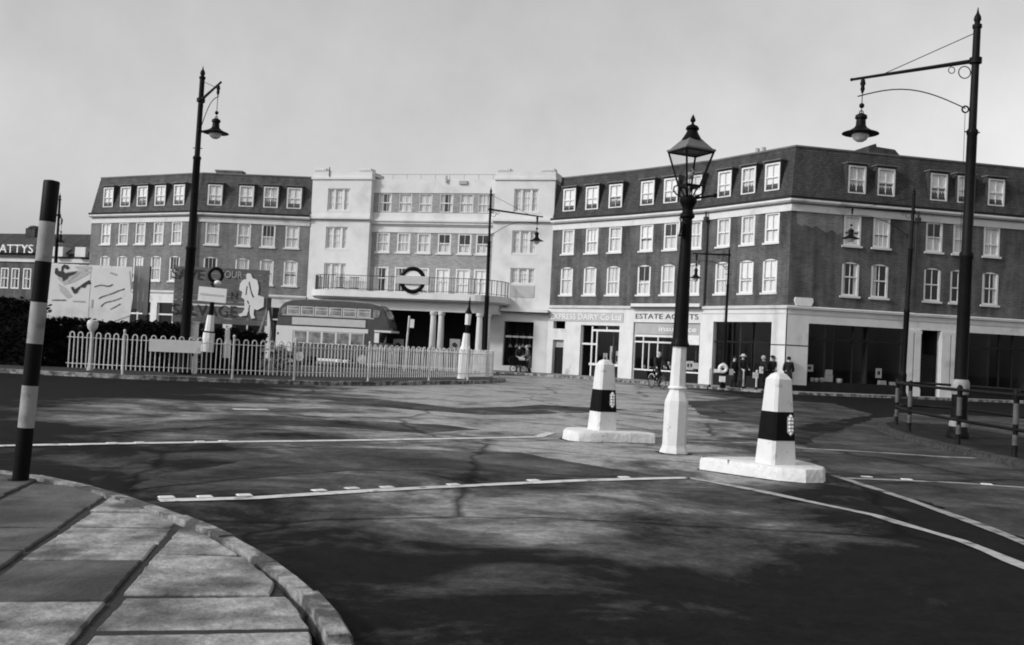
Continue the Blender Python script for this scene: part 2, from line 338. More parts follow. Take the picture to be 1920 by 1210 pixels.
def rnd(a, b): return random.uniform(a, b)
def lerp(a, b, t): return a+(b-a)*t
# ------------------------------------------------------------------ ground, pavements, kerbs
def sheet(name, pts, z, m, label=None):
    b = MB(); b.poly([(p[0], p[1], z) for p in pts]); o = b.build(name, m); tag(o, label, kind='structure'); return o
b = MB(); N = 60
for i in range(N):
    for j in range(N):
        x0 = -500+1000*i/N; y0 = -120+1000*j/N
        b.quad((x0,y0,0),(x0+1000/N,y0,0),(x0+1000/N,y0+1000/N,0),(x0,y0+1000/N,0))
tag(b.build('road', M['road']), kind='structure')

# newer dark tarmac in the near carriageway, ragged along its joint with the old surface
edge = [gr(*p) for p in [(300,950),(470,949),(640,938),(800,931),(930,925),(1060,921),(1180,917),(1290,920),(1380,945),(1500,968),(1640,1000),(1780,1040),(1960,1092)]]
jag = []; wob = 0
for a, c in zip(edge[:-1], edge[1:]):
    n_ = max(6, int((c-a).length/.09))
    for k in range(n_):
        t = k/n_; p = a.lerp(c, t); wob = .8*wob+rnd(-.05,.05); jag.append((p.x+rnd(-.02,.02), p.y+wob+rnd(-.03,.03)))
jag.append((edge[-1].x, edge[-1].y))
near = jag+[(14, 5.2), (14, -4), (-0.2, -4), (-.35, 3.5), (-.62, 4.85), (-.75, 5.2), (-1.1, 6.0), (-1.5, 6.8), (-2.1, 7.7)]
NEAR = near
def ragged(P, amp=.12, step=.15):
    out = []; w_ = Vector((0,0))
    for a, c in zip(P, P[1:]+P[:1]):
        a = Vector((a[0],a[1])); c = Vector((c[0],c[1])); n_ = max(2, int((c-a).length/step))
        for k in range(n_):
            w_ = w_*.85+Vector((rnd(-amp,amp), rnd(-amp,amp)))*.5; out.append(a.lerp(c, k/n_)+w_)
    return out
R2 = ragged([gr(1630,790),gr(1700,775),(24,36),(30,20),(26,8),gr(1960,1020),gr(1760,950),gr(1600,905),gr(1500,845),gr(1560,815)], .16)
def flat(name, P, z, m):
    b = MB(); v = [Vector((p.x,p.y,z)) for p in P]; b.add([tuple(q) for q in v], [t if (v[t[1]]-v[t[0]]).cross(v[t[2]]-v[t[0]]).z > 0 else t[::-1] for t in mg.tessellate_polygon([v])]); return tag(b.build(name, m), kind='structure')
import mathutils.geometry as mg
flat('road_repair', R2, .0048, M['tar2'])
# long dark tar bands where the setts were covered
for P in ([(160,812),(300,806),(440,795),(640,802),(780,812),(900,806),(820,796),(640,788),(430,786),(250,800)],[(470,862),(700,842),(980,850),(1110,872),(1240,892),(1100,893),(900,884),(640,882),(380,905),(250,915),(330,890)],[(560,742),(700,748),(860,765),(1020,760),(1180,768),(1090,775),(900,778),(700,762)],[(1290,752),(1420,748),(1560,757),(1640,778),(1500,800),(1360,790),(1300,772)]):
    flat('road_repair', ragged([gr(*p) for p in P], .14, .2), .0042, M['tar2'])

def ribbon(pts, w, z=.009, wob=.0):
    b = MB(); P = [Vector((p.x, p.y, 0)) for p in pts]; Q = []
    for a, c in zip(P[:-1], P[1:]):
        n = max(1, int((c-a).length/.35))
        for k in range(n): Q.append(a.lerp(c, k/n))
    Q.append(P[-1]); L = []; R_ = []
    for i, p in enumerate(Q):
        d = (Q[min(i+1,len(Q)-1)]-Q[max(i-1,0)]).normalized(); nn = Vector((-d.y, d.x, 0)); ww = w/2*(1+rnd(-wob, wob))
        L.append(p+nn*ww); R_.append(p-nn*w/2*(1+rnd(-wob, wob)))
    for i in range(len(Q)-1): b.quad((R_[i].x,R_[i].y,z),(R_[i+1].x,R_[i+1].y,z),(L[i+1].x,L[i+1].y,z),(L[i].x,L[i].y,z))
    return b
def road_line(pxs, w, m, studs=(), sw=.16, wob=.1, side=1):
    P = [gr(*p) for p in pxs]
    o = tag(ribbon(P, w, wob=wob).build('road_marking', m), kind='structure')
    for s in studs:
        g = gr(*s); i = min(range(len(P)-1), key=lambda k: ((P[k]+P[k+1])/2-g).length); d = (P[i+1]-P[i]).normalized(); nn = Vector((-d.y, d.x, 0))
        q = MB(); q.prism([(-.075,-.05),(.075,-.05),(.075,.05),(-.075,.05)], 0, .009, [(-.06,-.038),(.06,-.038),(.06,.038),(-.06,.038)])
        link('crossing_stud', q.mesh('crossing_stud', M['whitepaint']), None, (g.x, g.y, .0125), math.atan2(d.y, d.x))
        tag(bpy.data.objects[COL.objects[-1].name], kind='structure')
road_line([(298,940),(480,935),(700,921),(900,911),(1090,902),(1290,897)], .17, M['line'], [(312,935),(384,934),(458,931),(598,922),(660,918),(725,916),(850,911),(1000,903),(1170,897)])
road_line([(1290,897),(1420,921),(1640,968),(1800,1015),(1960,1080)], .135, M['line2'], wob=.3)
road_line([(1565,893),(1700,937),(1830,983),(1960,1035)], .13, M['linedim'], wob=.2)
road_line([(1590,898),(1700,902),(1800,907),(1960,918)], .15, M['linedim'], [(1625,896),(1700,901),(1850,910)], wob=.3)
road_line([(-40,838),(150,834),(400,830),(640,827),(880,823),(1010,820)], .20, M['line'], [(140,836),(210,833),(262,832),(375,830),(420,829)], wob=.12)
road_line([(1010,820),(1032,812)], .18, M['line'])
road_line([(1284,828),(1420,832),(1500,841),(1640,849),(1760,857),(1830,860)], .2, M['linedim'], wob=.4)
road_line([(436,768),(502,769)], .30, M['line'], wob=.1)
road_line([(1036,771),(1100,785),(1180,800),(1236,808)], .24, M['linedim'], wob=.2)

def kerb_stones(pts, parent, w=.3, h=.125, step=.9, m=None, gap=.012, z=0.0, jit=.008, name='kerb_stone'):
    """kerb stones laid along pts (their outer, road side edge); pavement lies on the left of the run when inward=+1"""
    P = [Vector((p[0], p[1], 0)) for p in pts]; lens = [0]
    for a, c in zip(P[:-1], P[1:]): lens.append(lens[-1]+(c-a).length)
    def pos(s):
        for i in range(len(P)-1):
            if s <= lens[i+1] or i == len(P)-2:
                t = (s-lens[i])/max(1e-6, lens[i+1]-lens[i]); return P[i].lerp(P[i+1], t)
    n = max(1, round(lens[-1]/step)); L = lens[-1]/n; base = wloc(parent)
    for k in range(n):
        a = pos(k*L+gap/2); c = pos((k+1)*L-gap/2); mid = pos((k+.5)*L); dA = (c-a).normalized(); nn = Vector((-dA.y, dA.x, 0))
        hh = h+rnd(-jit, jit); r = .02
        b = MB(); top = z+hh
        def row(q): return [(q.x, q.y, z-.05), (q.x+nn.x*.006, q.y+nn.y*.006, top-r), (q.x+nn.x*(r+.006), q.y+nn.y*(r+.006), top), (q.x+nn.x*w, q.y+nn.y*w, top), (q.x+nn.x*w, q.y+nn.y*w, z-.05)]
        rows = [row(a), row(mid), row(c)]
        b.add(rows[0]+rows[1]+rows[2], [(i, i+5, i+6, i+1) for i in range(4)]+[(5+i, i+10, i+11, 5+i+1) for i in range(4)]+[(0,1,2,3,4), (14,13,12,11,10)])
        b.build(name, m or M['kerb'], parent, world=True)

# near pavement: flagstones inside a curved granite kerb
outer = [(-9.5,11.2),(-7.4,10.75),(-5.9,10.35),(-4.556,9.85),(-4.17,9.58),(-3.72,9.25),(-3.366,8.94),(-2.889,8.46),(-2.5,8.03),(-2.13,7.6),(-1.80,7.16),(-1.44,6.6),(-1.135,6.05),(-.92,5.6),(-.75,5.17),(-.65,4.8),(-.50,4.2),(-.40,3.4),(-.36,2.4),(-.36,1.2),(-.36,-3)]
pv = thing('pavement', None, None, (-3, 6, 0)); tag(pv, kind='structure')
kerb_stones(outer[::-1], pv, w=.13, step=.9, jit=.012, gap=.012)
inn = [Vector((p[0], p[1])) for p in outer]; inner = []
for i, p in enumerate(inn):
    d = (inn[min(i+1,len(inn)-1)]-inn[max(i-1,0)]).normalized(); n = Vector((d.y, -d.x)); inner.append(p+n*.205)
b = MB(); b.poly([(p.x, p.y, .108) for p in inner]+[(-9.5,-3,.108)]); b.build('bedding', M['joint'], pv, world=True)
def clip(poly, a, c):
    """keep the side of the directed line a->c that lies to its right"""
    out = []; d = c-a
    f = lambda p: d.x*(p.y-a.y)-d.y*(p.x-a.x)
    for i in range(len(poly)):
        p, q = poly[i], poly[(i+1)%len(poly)]; fp, fq = f(p), f(q)
        if fp <= 0: out.append(p)
        if (fp < 0 < fq) or (fq < 0 < fp): out.append(p+(q-p)*(fp/(fp-fq)))
    return out
o0 = Vector((-1.932,4.839)); dv = (Vector((-2.436,7.74))-o0).normalized(); du = Vector((dv.y, -dv.x))     # rows run along dv, du points to the kerb
du = (du+Vector((0,.0))).normalized()
rows = [(0.0, 1.6), (-.76, 0.0), (-1.55, -.76), (-2.35, -1.55), (-3.15, -2.35), (-3.95, -3.15), (-4.75,-3.95)]
cuts = {0: [-2.6,-1.7,-.9,-.02,.69,1.70,2.62,3.5], 1: [-2.6,-1.5,-.8,.50,1.52,2.05,2.66,3.30,4.2], 2: [-2.4,-1.3,.0,.62,1.75,2.55,3.49,4.6], 3: [-2,-.9,.3,1.2,2.3,3.2,4.0,5,6], 4: [-2,-.6,.6,1.5,2.4,3.4,4.6,6,7], 5: [-2,-.6,.6,1.5,2.4,3.4,4.6,6,7], 6: [-2,-.6,.6,1.5,2.4,3.4,4.6,6,7]}
for ri, (ua, ub) in enumerate(rows):
    cs = cuts[ri]
    for va, vb in zip(cs[:-1], cs[1:]):
        g = .03
        sk = .10   # joints slant slightly
        cg = rnd(.022,.042) if random.random() < .8 else .008; quad = [o0+du*(ua+g)+dv*(va+cg), o0+du*(ub-g)+dv*(va+cg+sk*(ub-ua)*.35), o0+du*(ub-g)+dv*(vb-cg+sk*(ub-ua)*.35), o0+du*(ua+g)+dv*(vb-cg)]
        if ri == 0 and abs(va-.69) < .01: quad[1] = o0+du*.80+dv*(va+cg); quad[2] = o0+du*.83+dv*(vb-cg-.1)
        quad = [q+Vector((rnd(-.012,.012), rnd(-.012,.012))) for q in quad]
        for a, c in zip(inner[:-1], inner[1:]): 
            if len(quad) >= 3: quad = clip(quad, a, c)
        if len(quad) < 3: continue
        ar = abs(sum(quad[i].x*quad[(i+1)%len(quad)].y-quad[(i+1)%len(quad)].x*quad[i].y for i in range(len(quad))))/2
        if ar < .02: continue
        rough = []
        for a, c in zip(quad, quad[1:]+quad[:1]):
            n_ = max(1, int((c-a).length/.07)); t_ = (c-a).normalized() if (c-a).length else Vector((0,0)); nn_ = Vector((-t_.y, t_.x))
            for k in range(n_): rough.append(a.lerp(c, k/n_)+nn_*rnd(-.006,.006)*(1 if k else 0))
        quad = rough
        ce = sum(quad, Vector((0,0)))/len(quad); h = .122+rnd(-.008,.008); tx, ty = rnd(-.010,.010), rnd(-.012,.012)
        b = MB(); n = len(quad); ins = [q+(ce-q).normalized()*.012 for q in quad]
        zz = lambda q: h+(q.x-ce.x)*tx+(q.y-ce.y)*ty
        vs = [(q.x,q.y,.06) for q in quad]+[(q.x,q.y,zz(q)-.008) for q in quad]+[(q.x,q.y,zz(q)) for q in ins]
        area = sum(quad[i].x*quad[(i+1)%n].y-quad[(i+1)%n].x*quad[i].y for i in range(n))
        fs = []
        for i in range(n):
            j = (i+1)%n; fs += [(i,j,n+j,n+i), (n+i,n+j,2*n+j,2*n+i)]
        fs.append(tuple(range(2*n,3*n)))
        if area < 0: fs = [f[::-1] for f in fs]
        b.add(vs, fs); b.build('flagstone', M['flag'] if (ri == 0 or (ri == 1 and random.random() < .75)) else M['flagdark'], pv, world=True)

# far pavement in front of the shops
kf = [(34,53.6),(26.7,52.9),(19.8,51.2),(16.0,49.95),(13.7,49.5),(12.4,49.8),(10.4,51.6),(6.7,56.2),(3.3,59.9),(-.3,62.0),(-3,62.35),(-7,62.9),(-12,64.6),(-16,65.6),(-22,66.0),(-33,70.5)]
fp = thing('pavement', None, None, (0,60,0)); tag(fp, kind='structure')
b = MB(); pts = [(p[0], p[1]) for p in kf]
bk = [(34,57),(27,56.5),(14.5,55),(3.5,68),(-14,72),(-33,78)]
import mathutils.geometry as mg
loop = [Vector((x,y,.118)) for x, y in pts]+[Vector((x,y,.118)) for x, y in bk[::1][::-1][::-1]][::-1]
tri = mg.tessellate_polygon([loop]); b.add([tuple(v) for v in loop], [t for t in tri])
b.build('paving', M['pave'], fp, world=True)
kerb_stones(kf[::-1][::-1], fp, w=.3, step=1.0, m=M['kerb'])

# ------------------------------------------------------------------ buildings: shared pieces
class Seg:
    def __init__(s, p0, p1):
        s.p0 = Vector((p0[0], p0[1])); s.p1 = Vector((p1[0], p1[1])); s.d = (s.p1-s.p0).normalized(); s.L = (s.p1-s.p0).length
        s.n = Vector((-s.d.y, s.d.x)); s.ang = math.atan2(s.d.y, s.d.x)
    def uz(s, px, py, off=0.0):
        r = ray(px, py); q = s.p0+s.n*off; k = (q.x*s.n.x+q.y*s.n.y)/(r.x*s.n.x+r.y*s.n.y)
        p = Vector((r.x*k, r.y*k)); return (p-s.p0).dot(s.d), EYE+r.z*k
    def u(s, px, py, off=0.0): return s.uz(px, py, off)[0]
    def loc(s, u=0, y=0, z=0, parent=None):
        p = s.p0+s.d*u+s.n*y; v = Vector((p.x, p.y, z)); return v-(wloc(parent) if parent else Vector((0,0,0)))
def wall_mb(u0, u1, z0, z1, ops, reveal=.14, y=0.0, back=None):
    """vertical wall in local x,z with rectangular openings (a,b,za,zb) and their reveals"""
    b = MB(); us = sorted({u0, u1, *[o[0] for o in ops], *[o[1] for o in ops]}); zs = sorted({z0, z1, *[o[2] for o in ops], *[o[3] for o in ops]})
    us = [u for u in us if u0 <= u <= u1]; zs = [z for z in zs if z0 <= z <= z1]
    for a, c in zip(us[:-1], us[1:]):
        for e, f in zip(zs[:-1], zs[1:]):
            mu, mz = (a+c)/2, (e+f)/2
            if any(o[0] < mu < o[1] and o[2] < mz < o[3] for o in ops): continue
            b.quad((a,y,e),(c,y,e),(c,y,f),(a,y,f))
    for (a, c, e, f) in ops:
        a2, c2, e2, f2 = max(a,u0), min(c,u1), max(e,z0), min(f,z1); y2 = y+reveal
        b.quad((a2,y,e2),(a2,y,f2),(a2,y2,f2),(a2,y2,e2)); b.quad((c2,y,e2),(c2,y2,e2),(c2,y2,f2),(c2,y,f2))
        b.quad((a2,y,f2),(c2,y,f2),(c2,y2,f2),(a2,y2,f2)); b.quad((a2,y,e2),(a2,y2,e2),(c2,y2,e2),(c2,y,e2))
    return b
_cache = {}
def cached(key, fn):
    if key not in _cache: _cache[key] = fn()
    return _cache[key]
def frame_mesh(w, h, bars=1, rail=True, t=.105, y0=.012, y1=.10, cross=0, rp=.5):
    def f():
        b = MB(); W = w/2
        b.box(-W, -W+t, y0, y1, 0, h); b.box(W-t, W, y0, y1, 0, h); b.box(-W+t, W-t, y0, y1, 0, t*.9); b.box(-W+t, W-t, y0, y1, h-t*.8, h)
        iw = w-2*t
        if rail: b.box(-W+t, W-t, y0+.02, y1-.01, h*rp-.032, h*rp+.032)
        for k in range(bars):
            x = -W+t+iw*(k+1)/(bars+1); b.box(x-.014, x+.014, y0+.03, y1-.015, t*.9, h-t*.8)
        for k in range(cross):
            z = t*.9+(h-t*1.7)*(k+1)/(cross+1); b.box(-W+t, W-t, y0+.032, y1-.017, z-.013, z+.013)
        return b.mesh('window_frame', M['frame'])
    return cached(('fr', w, h, bars, rail, t, cross, rp), f)
def pane_mesh(w, h):
    def f():
        b = MB(); b.quad((-w/2+.03,.075,.03),(w/2-.03,.075,.03),(w/2-.03,.075,h-.03),(-w/2+.03,.075,h-.03)); return b.mesh('pane', M['pane'])
    return cached(('pn', w, h), f)
def curtain_mesh(w, h, kind):
    def f():
        b = MB(); W = w/2-.03
        def folds(x0, x1, z0, z1, amp=.02, step=.07):
            n = max(2, int((x1-x0)/step))
            for k in range(n):
                xa = x0+(x1-x0)*k/n; xb = x0+(x1-x0)*(k+1)/n; ya = .135+(amp if k % 2 else -amp); yb = .135+(amp if (k+1) % 2 else -amp)
                b.quad((xa,ya,z0),(xb,yb,z0),(xb,yb,z1),(xa,ya,z1))
        if kind == 'net': folds(-W, W, .02, h-.02)
        elif kind == 'half': folds(-W, W, .02, h*.48)
        elif kind == 'pair': folds(-W, -W*.45, .02, h-.02); folds(W*.5, W, .02, h-.02)
        elif kind == 'left': folds(-W, -W*.2, .02, h-.02)
        elif kind == 'blind': b.quad((-W,.11,h*.45),(W,.11,h*.45),(W,.11,h-.02),(-W,.11,h-.02)); folds(-W, W, .02, h*.4)
        elif kind == 'full': b.quad((-W,.108,.02),(W,.108,.02),(W,.108,h-.02),(-W,.108,h-.02))
        return b.mesh('curtain', M['blind'] if kind in ('blind', 'full') else M['net'])
    return cached(('cu', w, h, kind), f)
def sill_mesh(w):
    def f():
        b = MB(); b.box(-w/2-.09, w/2+.09, -.075, .13, -.10, 0); return b.mesh('sill', M['stoneR'])
    return cached(('si', w), f)
def arch_mesh(w, h, m, rise=.13):
    def f():
        b = MB(); W = w/2; pts = [(-W, h+.001), ]
        n = 10; arc = [(-W+w*k/n, h-rise*(1-(1-(2*k/n-1)**2))*1.0) for k in range(n+1)]
        arc = [(-W+w*k/n, h-rise*((2*k/n-1)**2)) for k in range(n+1)]
        for a, c in zip(arc[:-1], arc[1:]):
            b.quad((a[0],.0,a[1]),(c[0],.0,c[1]),(c[0],.0,h),(a[0],.0,h)); b.quad((a[0],.0,a[1]),(a[0],.12,a[1]),(c[0],.12,c[1]),(c[0],.0,c[1]))
        return b.mesh('brick_arch', m)
    return cached(('ar', w, h, m.name), f)
def window(parent, seg, u, z, w, h, curtain, bars=1, arch=None, rail=True, sill=True, cross=0, t=.105, y=0.0):
    o = link('window', frame_mesh(w, h, random.choice([1,1,2]) if bars == 1 else bars, rail, t, cross=cross, rp=random.choice([.5,.5,.5,.45,.40,.56])), parent, seg.loc(u, y, z, parent), seg.ang)
    link('pane', pane_mesh(w, h), o)
    if curtain: link('curtain', curtain_mesh(w, h, curtain), o)
    if sill: link('sill', sill_mesh(w), o)
    if arch: link('brick_arch', arch_mesh(w, h, arch), o)
    return o
def dormer(parent, seg, u, z, w, h, curtain, roofm):
    W = w/2+.06
    def f():
        b = MB(); b.box(-W, -W+.055, -.0, .75, -.12, h+.1); b.box(W-.055, W, 0, .75, -.12, h+.1); b.box(-W+.055, W-.055, .01, .75, -.12, -.002); b.box(-W+.055, W-.055, .02, .75, h+.002, h+.1)
        return b.mesh('dormer', roofm)
    o = link('dormer', cached(('do', w, h, roofm.name), f), parent, seg.loc(u, 0, z, parent), seg.ang)
    def g():
        b = MB(); b.box(-W-.06, W+.06, -.09, .8, h+.102, h+.16); return b.mesh('dormer_roof', M['leadroof'])
    link('dormer_roof', cached(('dr', w, h), g), o)
    link('window_frame', frame_mesh(w, h, 1, True, .10), o); link('pane', pane_mesh(w, h), o)
    if curtain: link('curtain', curtain_mesh(w, h, curtain), o)
    return o
def offset(pts, d):
    P = [Vector((p[0], p[1])) for p in pts]; out = []
    for i, p in enumerate(P):
        ns = []
        if i > 0: e = (p-P[i-1]).normalized(); ns.append(Vector((-e.y, e.x)))
        if i < len(P)-1: e = (P[i+1]-p).normalized(); ns.append(Vector((-e.y, e.x)))
        if len(ns) == 1: out.append(p+ns[0]*d)
        else: out.append(p+(ns[0]+ns[1])*(d/(1+ns[0].dot(ns[1]))))
    return out
def sweep(name, pts, prof, m, parent, closed=True):
    """profile of (outward, z) points swept along a plan polyline with mitred corners"""
    b = MB(); rings = [offset(pts, -o) for o, z in prof]; n = len(prof); acc = 0
    for i in range(len(pts)-1):
        L = (Vector(pts[i+1][:2])-Vector(pts[i][:2])).length; v = 0
        for k in range(n if closed else n-1):
            k2 = (k+1) % n; dv_ = math.hypot(prof[k2][0]-prof[k][0], prof[k2][1]-prof[k][1])
            A, B_, C_, D_ = rings[k][i], rings[k][i+1], rings[k2][i+1], rings[k2][i]
            b.quad((A.x,A.y,prof[k][1]),(B_.x,B_.y,prof[k][1]),(C_.x,C_.y,prof[k2][1]),(D_.x,D_.y,prof[k2][1]), uv=[(acc,v),(acc+L,v),(acc+L,v+dv_),(acc,v+dv_)]); v += dv_
        acc += L
    if closed:
        for i in (0, len(pts)-1): b.poly([(rings[k][i].x, rings[k][i].y, prof[k][1]) for k in range(n)])
    return b.build(name, m, parent, world=True)
def carcass(parent, seg, zs, depth=3.6, u0=.05, u1=None):
    """floors and back walls that keep the rooms behind the windows dark"""
    u1 = seg.L-.05 if u1 is None else u1; b = MB()
    b.box(u0, u1, depth, depth+.1, .15, zs[-1]-.05)
    for z in zs: b.box(u0, u1, .30, depth-.01, z-.12, z)
    k = u0+2.4
    while k < u1: b.box(k-.05, k+.05, .5, depth-.02, .2, zs[-1]-.2); k += 2.4
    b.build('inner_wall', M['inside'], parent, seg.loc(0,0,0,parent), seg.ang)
CK = ['net','net','net','pair','net','blind','net','blind','net','half']
Z1, Z2, Z3, ZE, ZR = 5.08, 7.66, 10.33, 9.95, 12.62
H1, H2, H3, WW = 1.74, 1.54, 1.46, .98
def terrace(parent, pts, floors, brick, tile, fascia, dark1=(), ww=WW):
    """brick terrace: floors = per segment (dormer px, second floor px, first floor px) of window centres"""
    for i, (p, q) in enumerate(zip(pts[:-1], pts[1:])):
        s = Seg(p, q); ds, f2, f1 = floors[i]; ops = []
        U1 = [s.u(*c) for c in f1]; U2 = [s.u(*c) for c in f2]
        for u in U1: ops.append((u-ww/2, u+ww/2, Z1, Z1+H1))
        for u in U2: ops.append((u-ww/2, u+ww/2, Z2, Z2+H2))
        wall_mb(0, s.L, 4.3, 9.3, ops).build('brick_wall', brick, parent, s.loc(0,0,0,parent), s.ang)
        for u in U1: window(parent, s, u, Z1, ww, H1, (random.choice(['pair',None,'left']) if i in dark1 else random.choice(CK)), arch=brick, bars=1)
        for u in U2: window(parent, s, u, Z2, ww, H2, random.choice(['net','net','net','blind','blind','net','half']), bars=1)
        for c in ds: dormer(parent, s, s.u(*c), Z3, 1.02, H3, random.choice(['net','full','full','blind','full']), tile)
        carcass(parent, s, [4.5, 7.3, 9.9])
    sweep('mansard_roof', pts, [(.10, ZE), (-.62, ZR), (-.72, ZR+.0)], tile, parent, closed=False)
    sweep('roof_ridge', pts, [(-.57, ZR-.02), (-.57, ZR+.07), (-.80, ZR+.07), (-.80, ZR-.02)], M['leadroof'], parent)
    top = offset(pts, .72); bk_ = offset(pts, 4.6); b = MB()
    for k in range(len(pts)-1): b.quad((top[k].x,top[k].y,ZR),(top[k+1].x,top[k+1].y,ZR),(bk_[k+1].x,bk_[k+1].y,ZR),(bk_[k].x,bk_[k].y,ZR))
    bk2 = offset(pts, 4.5)
    for k in range(len(pts)-1): b.quad((bk2[k].x,bk2[k].y,0),(bk2[k+1].x,bk2[k+1].y,0),(bk2[k+1].x,bk2[k+1].y,ZR),(bk2[k].x,bk2[k].y,ZR))
    for k in (0, len(pts)-1): b.poly([(pts[k][0],pts[k][1],0),(bk2[k].x,bk2[k].y,0),(bk2[k].x,bk2[k].y,ZR),(top[k].x,top[k].y,ZR),(pts[k][0],pts[k][1],ZE)])
    b.build('flat_roof', M['leadroof'], parent, world=True)
    sweep('gutter', pts, [(0, 9.80), (.30, 9.80), (.34, 9.93), (.10, 9.97), (0, 9.97)], M['gutter'], parent)
    sweep('cornice', pts, [(0, 9.62), (.22, 9.62), (.30, 9.70), (.30, 9.795), (0, 9.795)], fascia, parent)
    sweep('frieze', pts, [(0, 9.20), (.06, 9.20), (.06, 9.53), (0, 9.53)], fascia, parent)
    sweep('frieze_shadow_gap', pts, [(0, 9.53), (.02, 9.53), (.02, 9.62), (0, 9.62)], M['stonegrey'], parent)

# ------------------------------------------------------------------ corner building on the right
RP = [(2.33,64.4),(6.762,60.2),(10.515,56.1),(13.823,51.0),(33.2,55.25)]
rb = thing('corner_building', 'dark brick corner building with white shopfronts and mansard roof on the right', 'building', (13.823,51.0,0))
rows_ = lambda xs, y: [(x, y) for x in xs]
fl = [(rows_([1067,1109.5,1153.5],375), rows_([1065,1109.5,1153],455), rows_([1062,1105.5,1149],530)),
      (rows_([1213.5,1257,1301],362), rows_([1212,1257,1302],446), rows_([1207,1251.5,1298],527)),
      (rows_([1358.5,1403,1447.5],334), rows_([1357,1402.5,1447.5],427), rows_([1353,1399,1443],517)),
      (rows_([1607,1662,1761,1811.5,1869],345), rows_([1598,1653,1752,1803,1860],437), rows_([1594,1649,1748,1797.5,1857],527))]
s4 = Seg(RP[3], RP[4])
terrace(rb, RP, fl, M['brickR'], M['tileR'], M['stoneR'], dark1=(3,))
# shopfronts: white stucco with openings
SH = 3.56
def shopfront(parent, s, ops, z1=4.36, m=None, y=-.05):
    wall_mb(0, s.L, .1, z1, ops, reveal=.30, y=y).build('shop_front', m or M['stoneR'], parent, s.loc(0,0,0,parent), s.ang)
def shop_room(parent, s, a, c, z0, z1, depth=2.6):
    b = MB(); y = .26
    b.quad((a-.05,depth,z0-.2),(c+.05,depth,z0-.2),(c+.05,depth,z1+.2),(a-.05,depth,z1+.2)); b.quad((a-.05,y,z1+.05),(c+.05,y,z1+.05),(c+.05,depth,z1+.05),(a-.05,depth,z1+.05))
    b.quad((a-.05,y,z0-.02),(a-.05,depth,z0-.02),(c+.05,depth,z0-.02),(c+.05,y,z0-.02)); b.quad((a-.04,y,z0),(a-.04,depth,z0),(a-.04,depth,z1),(a-.04,y,z1)); b.quad((c+.04,y,z0),(c+.04,y,z1),(c+.04,depth,z1),(c+.04,depth,z0))
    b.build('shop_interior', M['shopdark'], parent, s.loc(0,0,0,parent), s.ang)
def glass(parent, s, a, c, z0, z1, y=.14):
    b = MB(); b.quad((a,y,z0),(c,y,z0),(c,y,z1),(a,y,z1)); b.build('shop_window', M['shopglass'], parent, s.loc(0,0,0,parent), s.ang)
def bars_mb(name, parent, s, boxes, m, y0=.08, y1=.16):
    b = MB()
    for (a, c, e, f) in boxes: b.box(a, c, y0, y1, e, f)
    return b.build(name, m, parent, s.loc(0,0,0,parent), s.ang)
s1, s2, s3 = Seg(RP[0], RP[1]), Seg(RP[1], RP[2]), Seg(RP[2], RP[3])
# first bay: flat door and dairy shop
d0, d1 = s1.u(1036.5,660), s1.u(1057,660); w0, w1 = s1.u(1088,660), s1.u(1161,650)
shopfront(rb, s1, [(d0,d1,.1,2.25), (d0-.02,d1+.06,2.95,3.42), (w0,w1,.1,3.22)])
shop_room(rb, s1, w0, w1, .12, 3.25); shop_room(rb, s1, d0, d1, .12, 3.45, 1.2)
bars_mb('street_door', rb, s1, [(d0,d1,.12,1.75)], M['asph_dark'], .2, .25)
bars_mb('door_light', rb, s1, [(d0,d1,1.78,2.22)], M['signgrey'], .2, .22)
wd = w1-w0; um = w0+wd*.27; un = w0+wd*.40
bars_mb('shop_window_frame', rb, s1, [(w0,w0+.05,.12,3.2),(um-.05,um+.05,.12,3.2),(w1-.05,w1,.8,3.2),(w0+.05,um-.05,2.02,2.13),(um+.05,w1-.05,2.86,2.98),(un-.045,un+.045,.9,2.86),(um+.05,un-.045,2.02,2.13),(um-.15,w1,.78,.92),((um+w1)/2,(um+w1)/2+.07,2.98,3.2)], M['frame'])
bars_mb('stall_riser', rb, s1, [(um+.05,w1-.05,.12,.78)], M['asph_dark'], .1, .2)
glass(rb, s1, um, w1, .92, 3.2, .12)
# second bay: estate agents
a0, a1 = s2.u(1187,650), s2.u(1313,640)
shopfront(rb, s2, [(a0,a1,.1,3.46)])
shop_room(rb, s2, a0, a1, .12, 3.5)
L2 = a1-a0
bars_mb('shop_window_frame', rb, s2, [(a0,a0+.06,.12,2.85),(a1-.06,a1,.12,2.85),(a0+.06,a1-.06,2.28,2.37),(a0+.06,a1-.06,2.62,2.76),(a0+L2*.135,a0+L2*.135+.07,.7,2.62),(a0+L2*.36,a0+L2*.36+.07,.12,2.62),(a0+L2*.23,a0+L2*.23+.05,.7,2.28),(a0+.06,a0+L2*.36,.66,.74),(a0+L2*.38,a1-.06,.66,.74)], M['frame'])
bars_mb('stall_riser', rb, s2, [(a0+.06,a0+L2*.22,.12,.66),(a0+L2*.40,a1-.06,.12,.66)], M['asph_dark'], .1, .2)
glass(rb, s2, a0, a1, .74, 2.62, .12)
b = MB(); b.box(a0+.05, a1-.05, .03, .06, 2.78, 3.42); b.build('fanlight_panel', M['signgrey'], rb, s2.loc(0,0,0,rb), s2.ang)
b = MB(); b.box(a0-.02, a1+.1, -.36, -.06, 4.36, 4.54); b.build('awning_box', M['stoneR'], rb, s2.loc(0,0,0,rb), s2.ang)
b = MB(); b.box(a0-.04, a1+.12, -.34, -.055, 4.27, 4.355); b.build('awning_roller', M['gutter'], rb, s2.loc(0,0,0,rb), s2.ang)
b = MB(); b.box(a0+L2*.80, a1-.08, .0, .06, 2.25, 2.78); b.build('notice_board', M['card'], rb, s2.loc(0,0,0,rb), s2.ang)
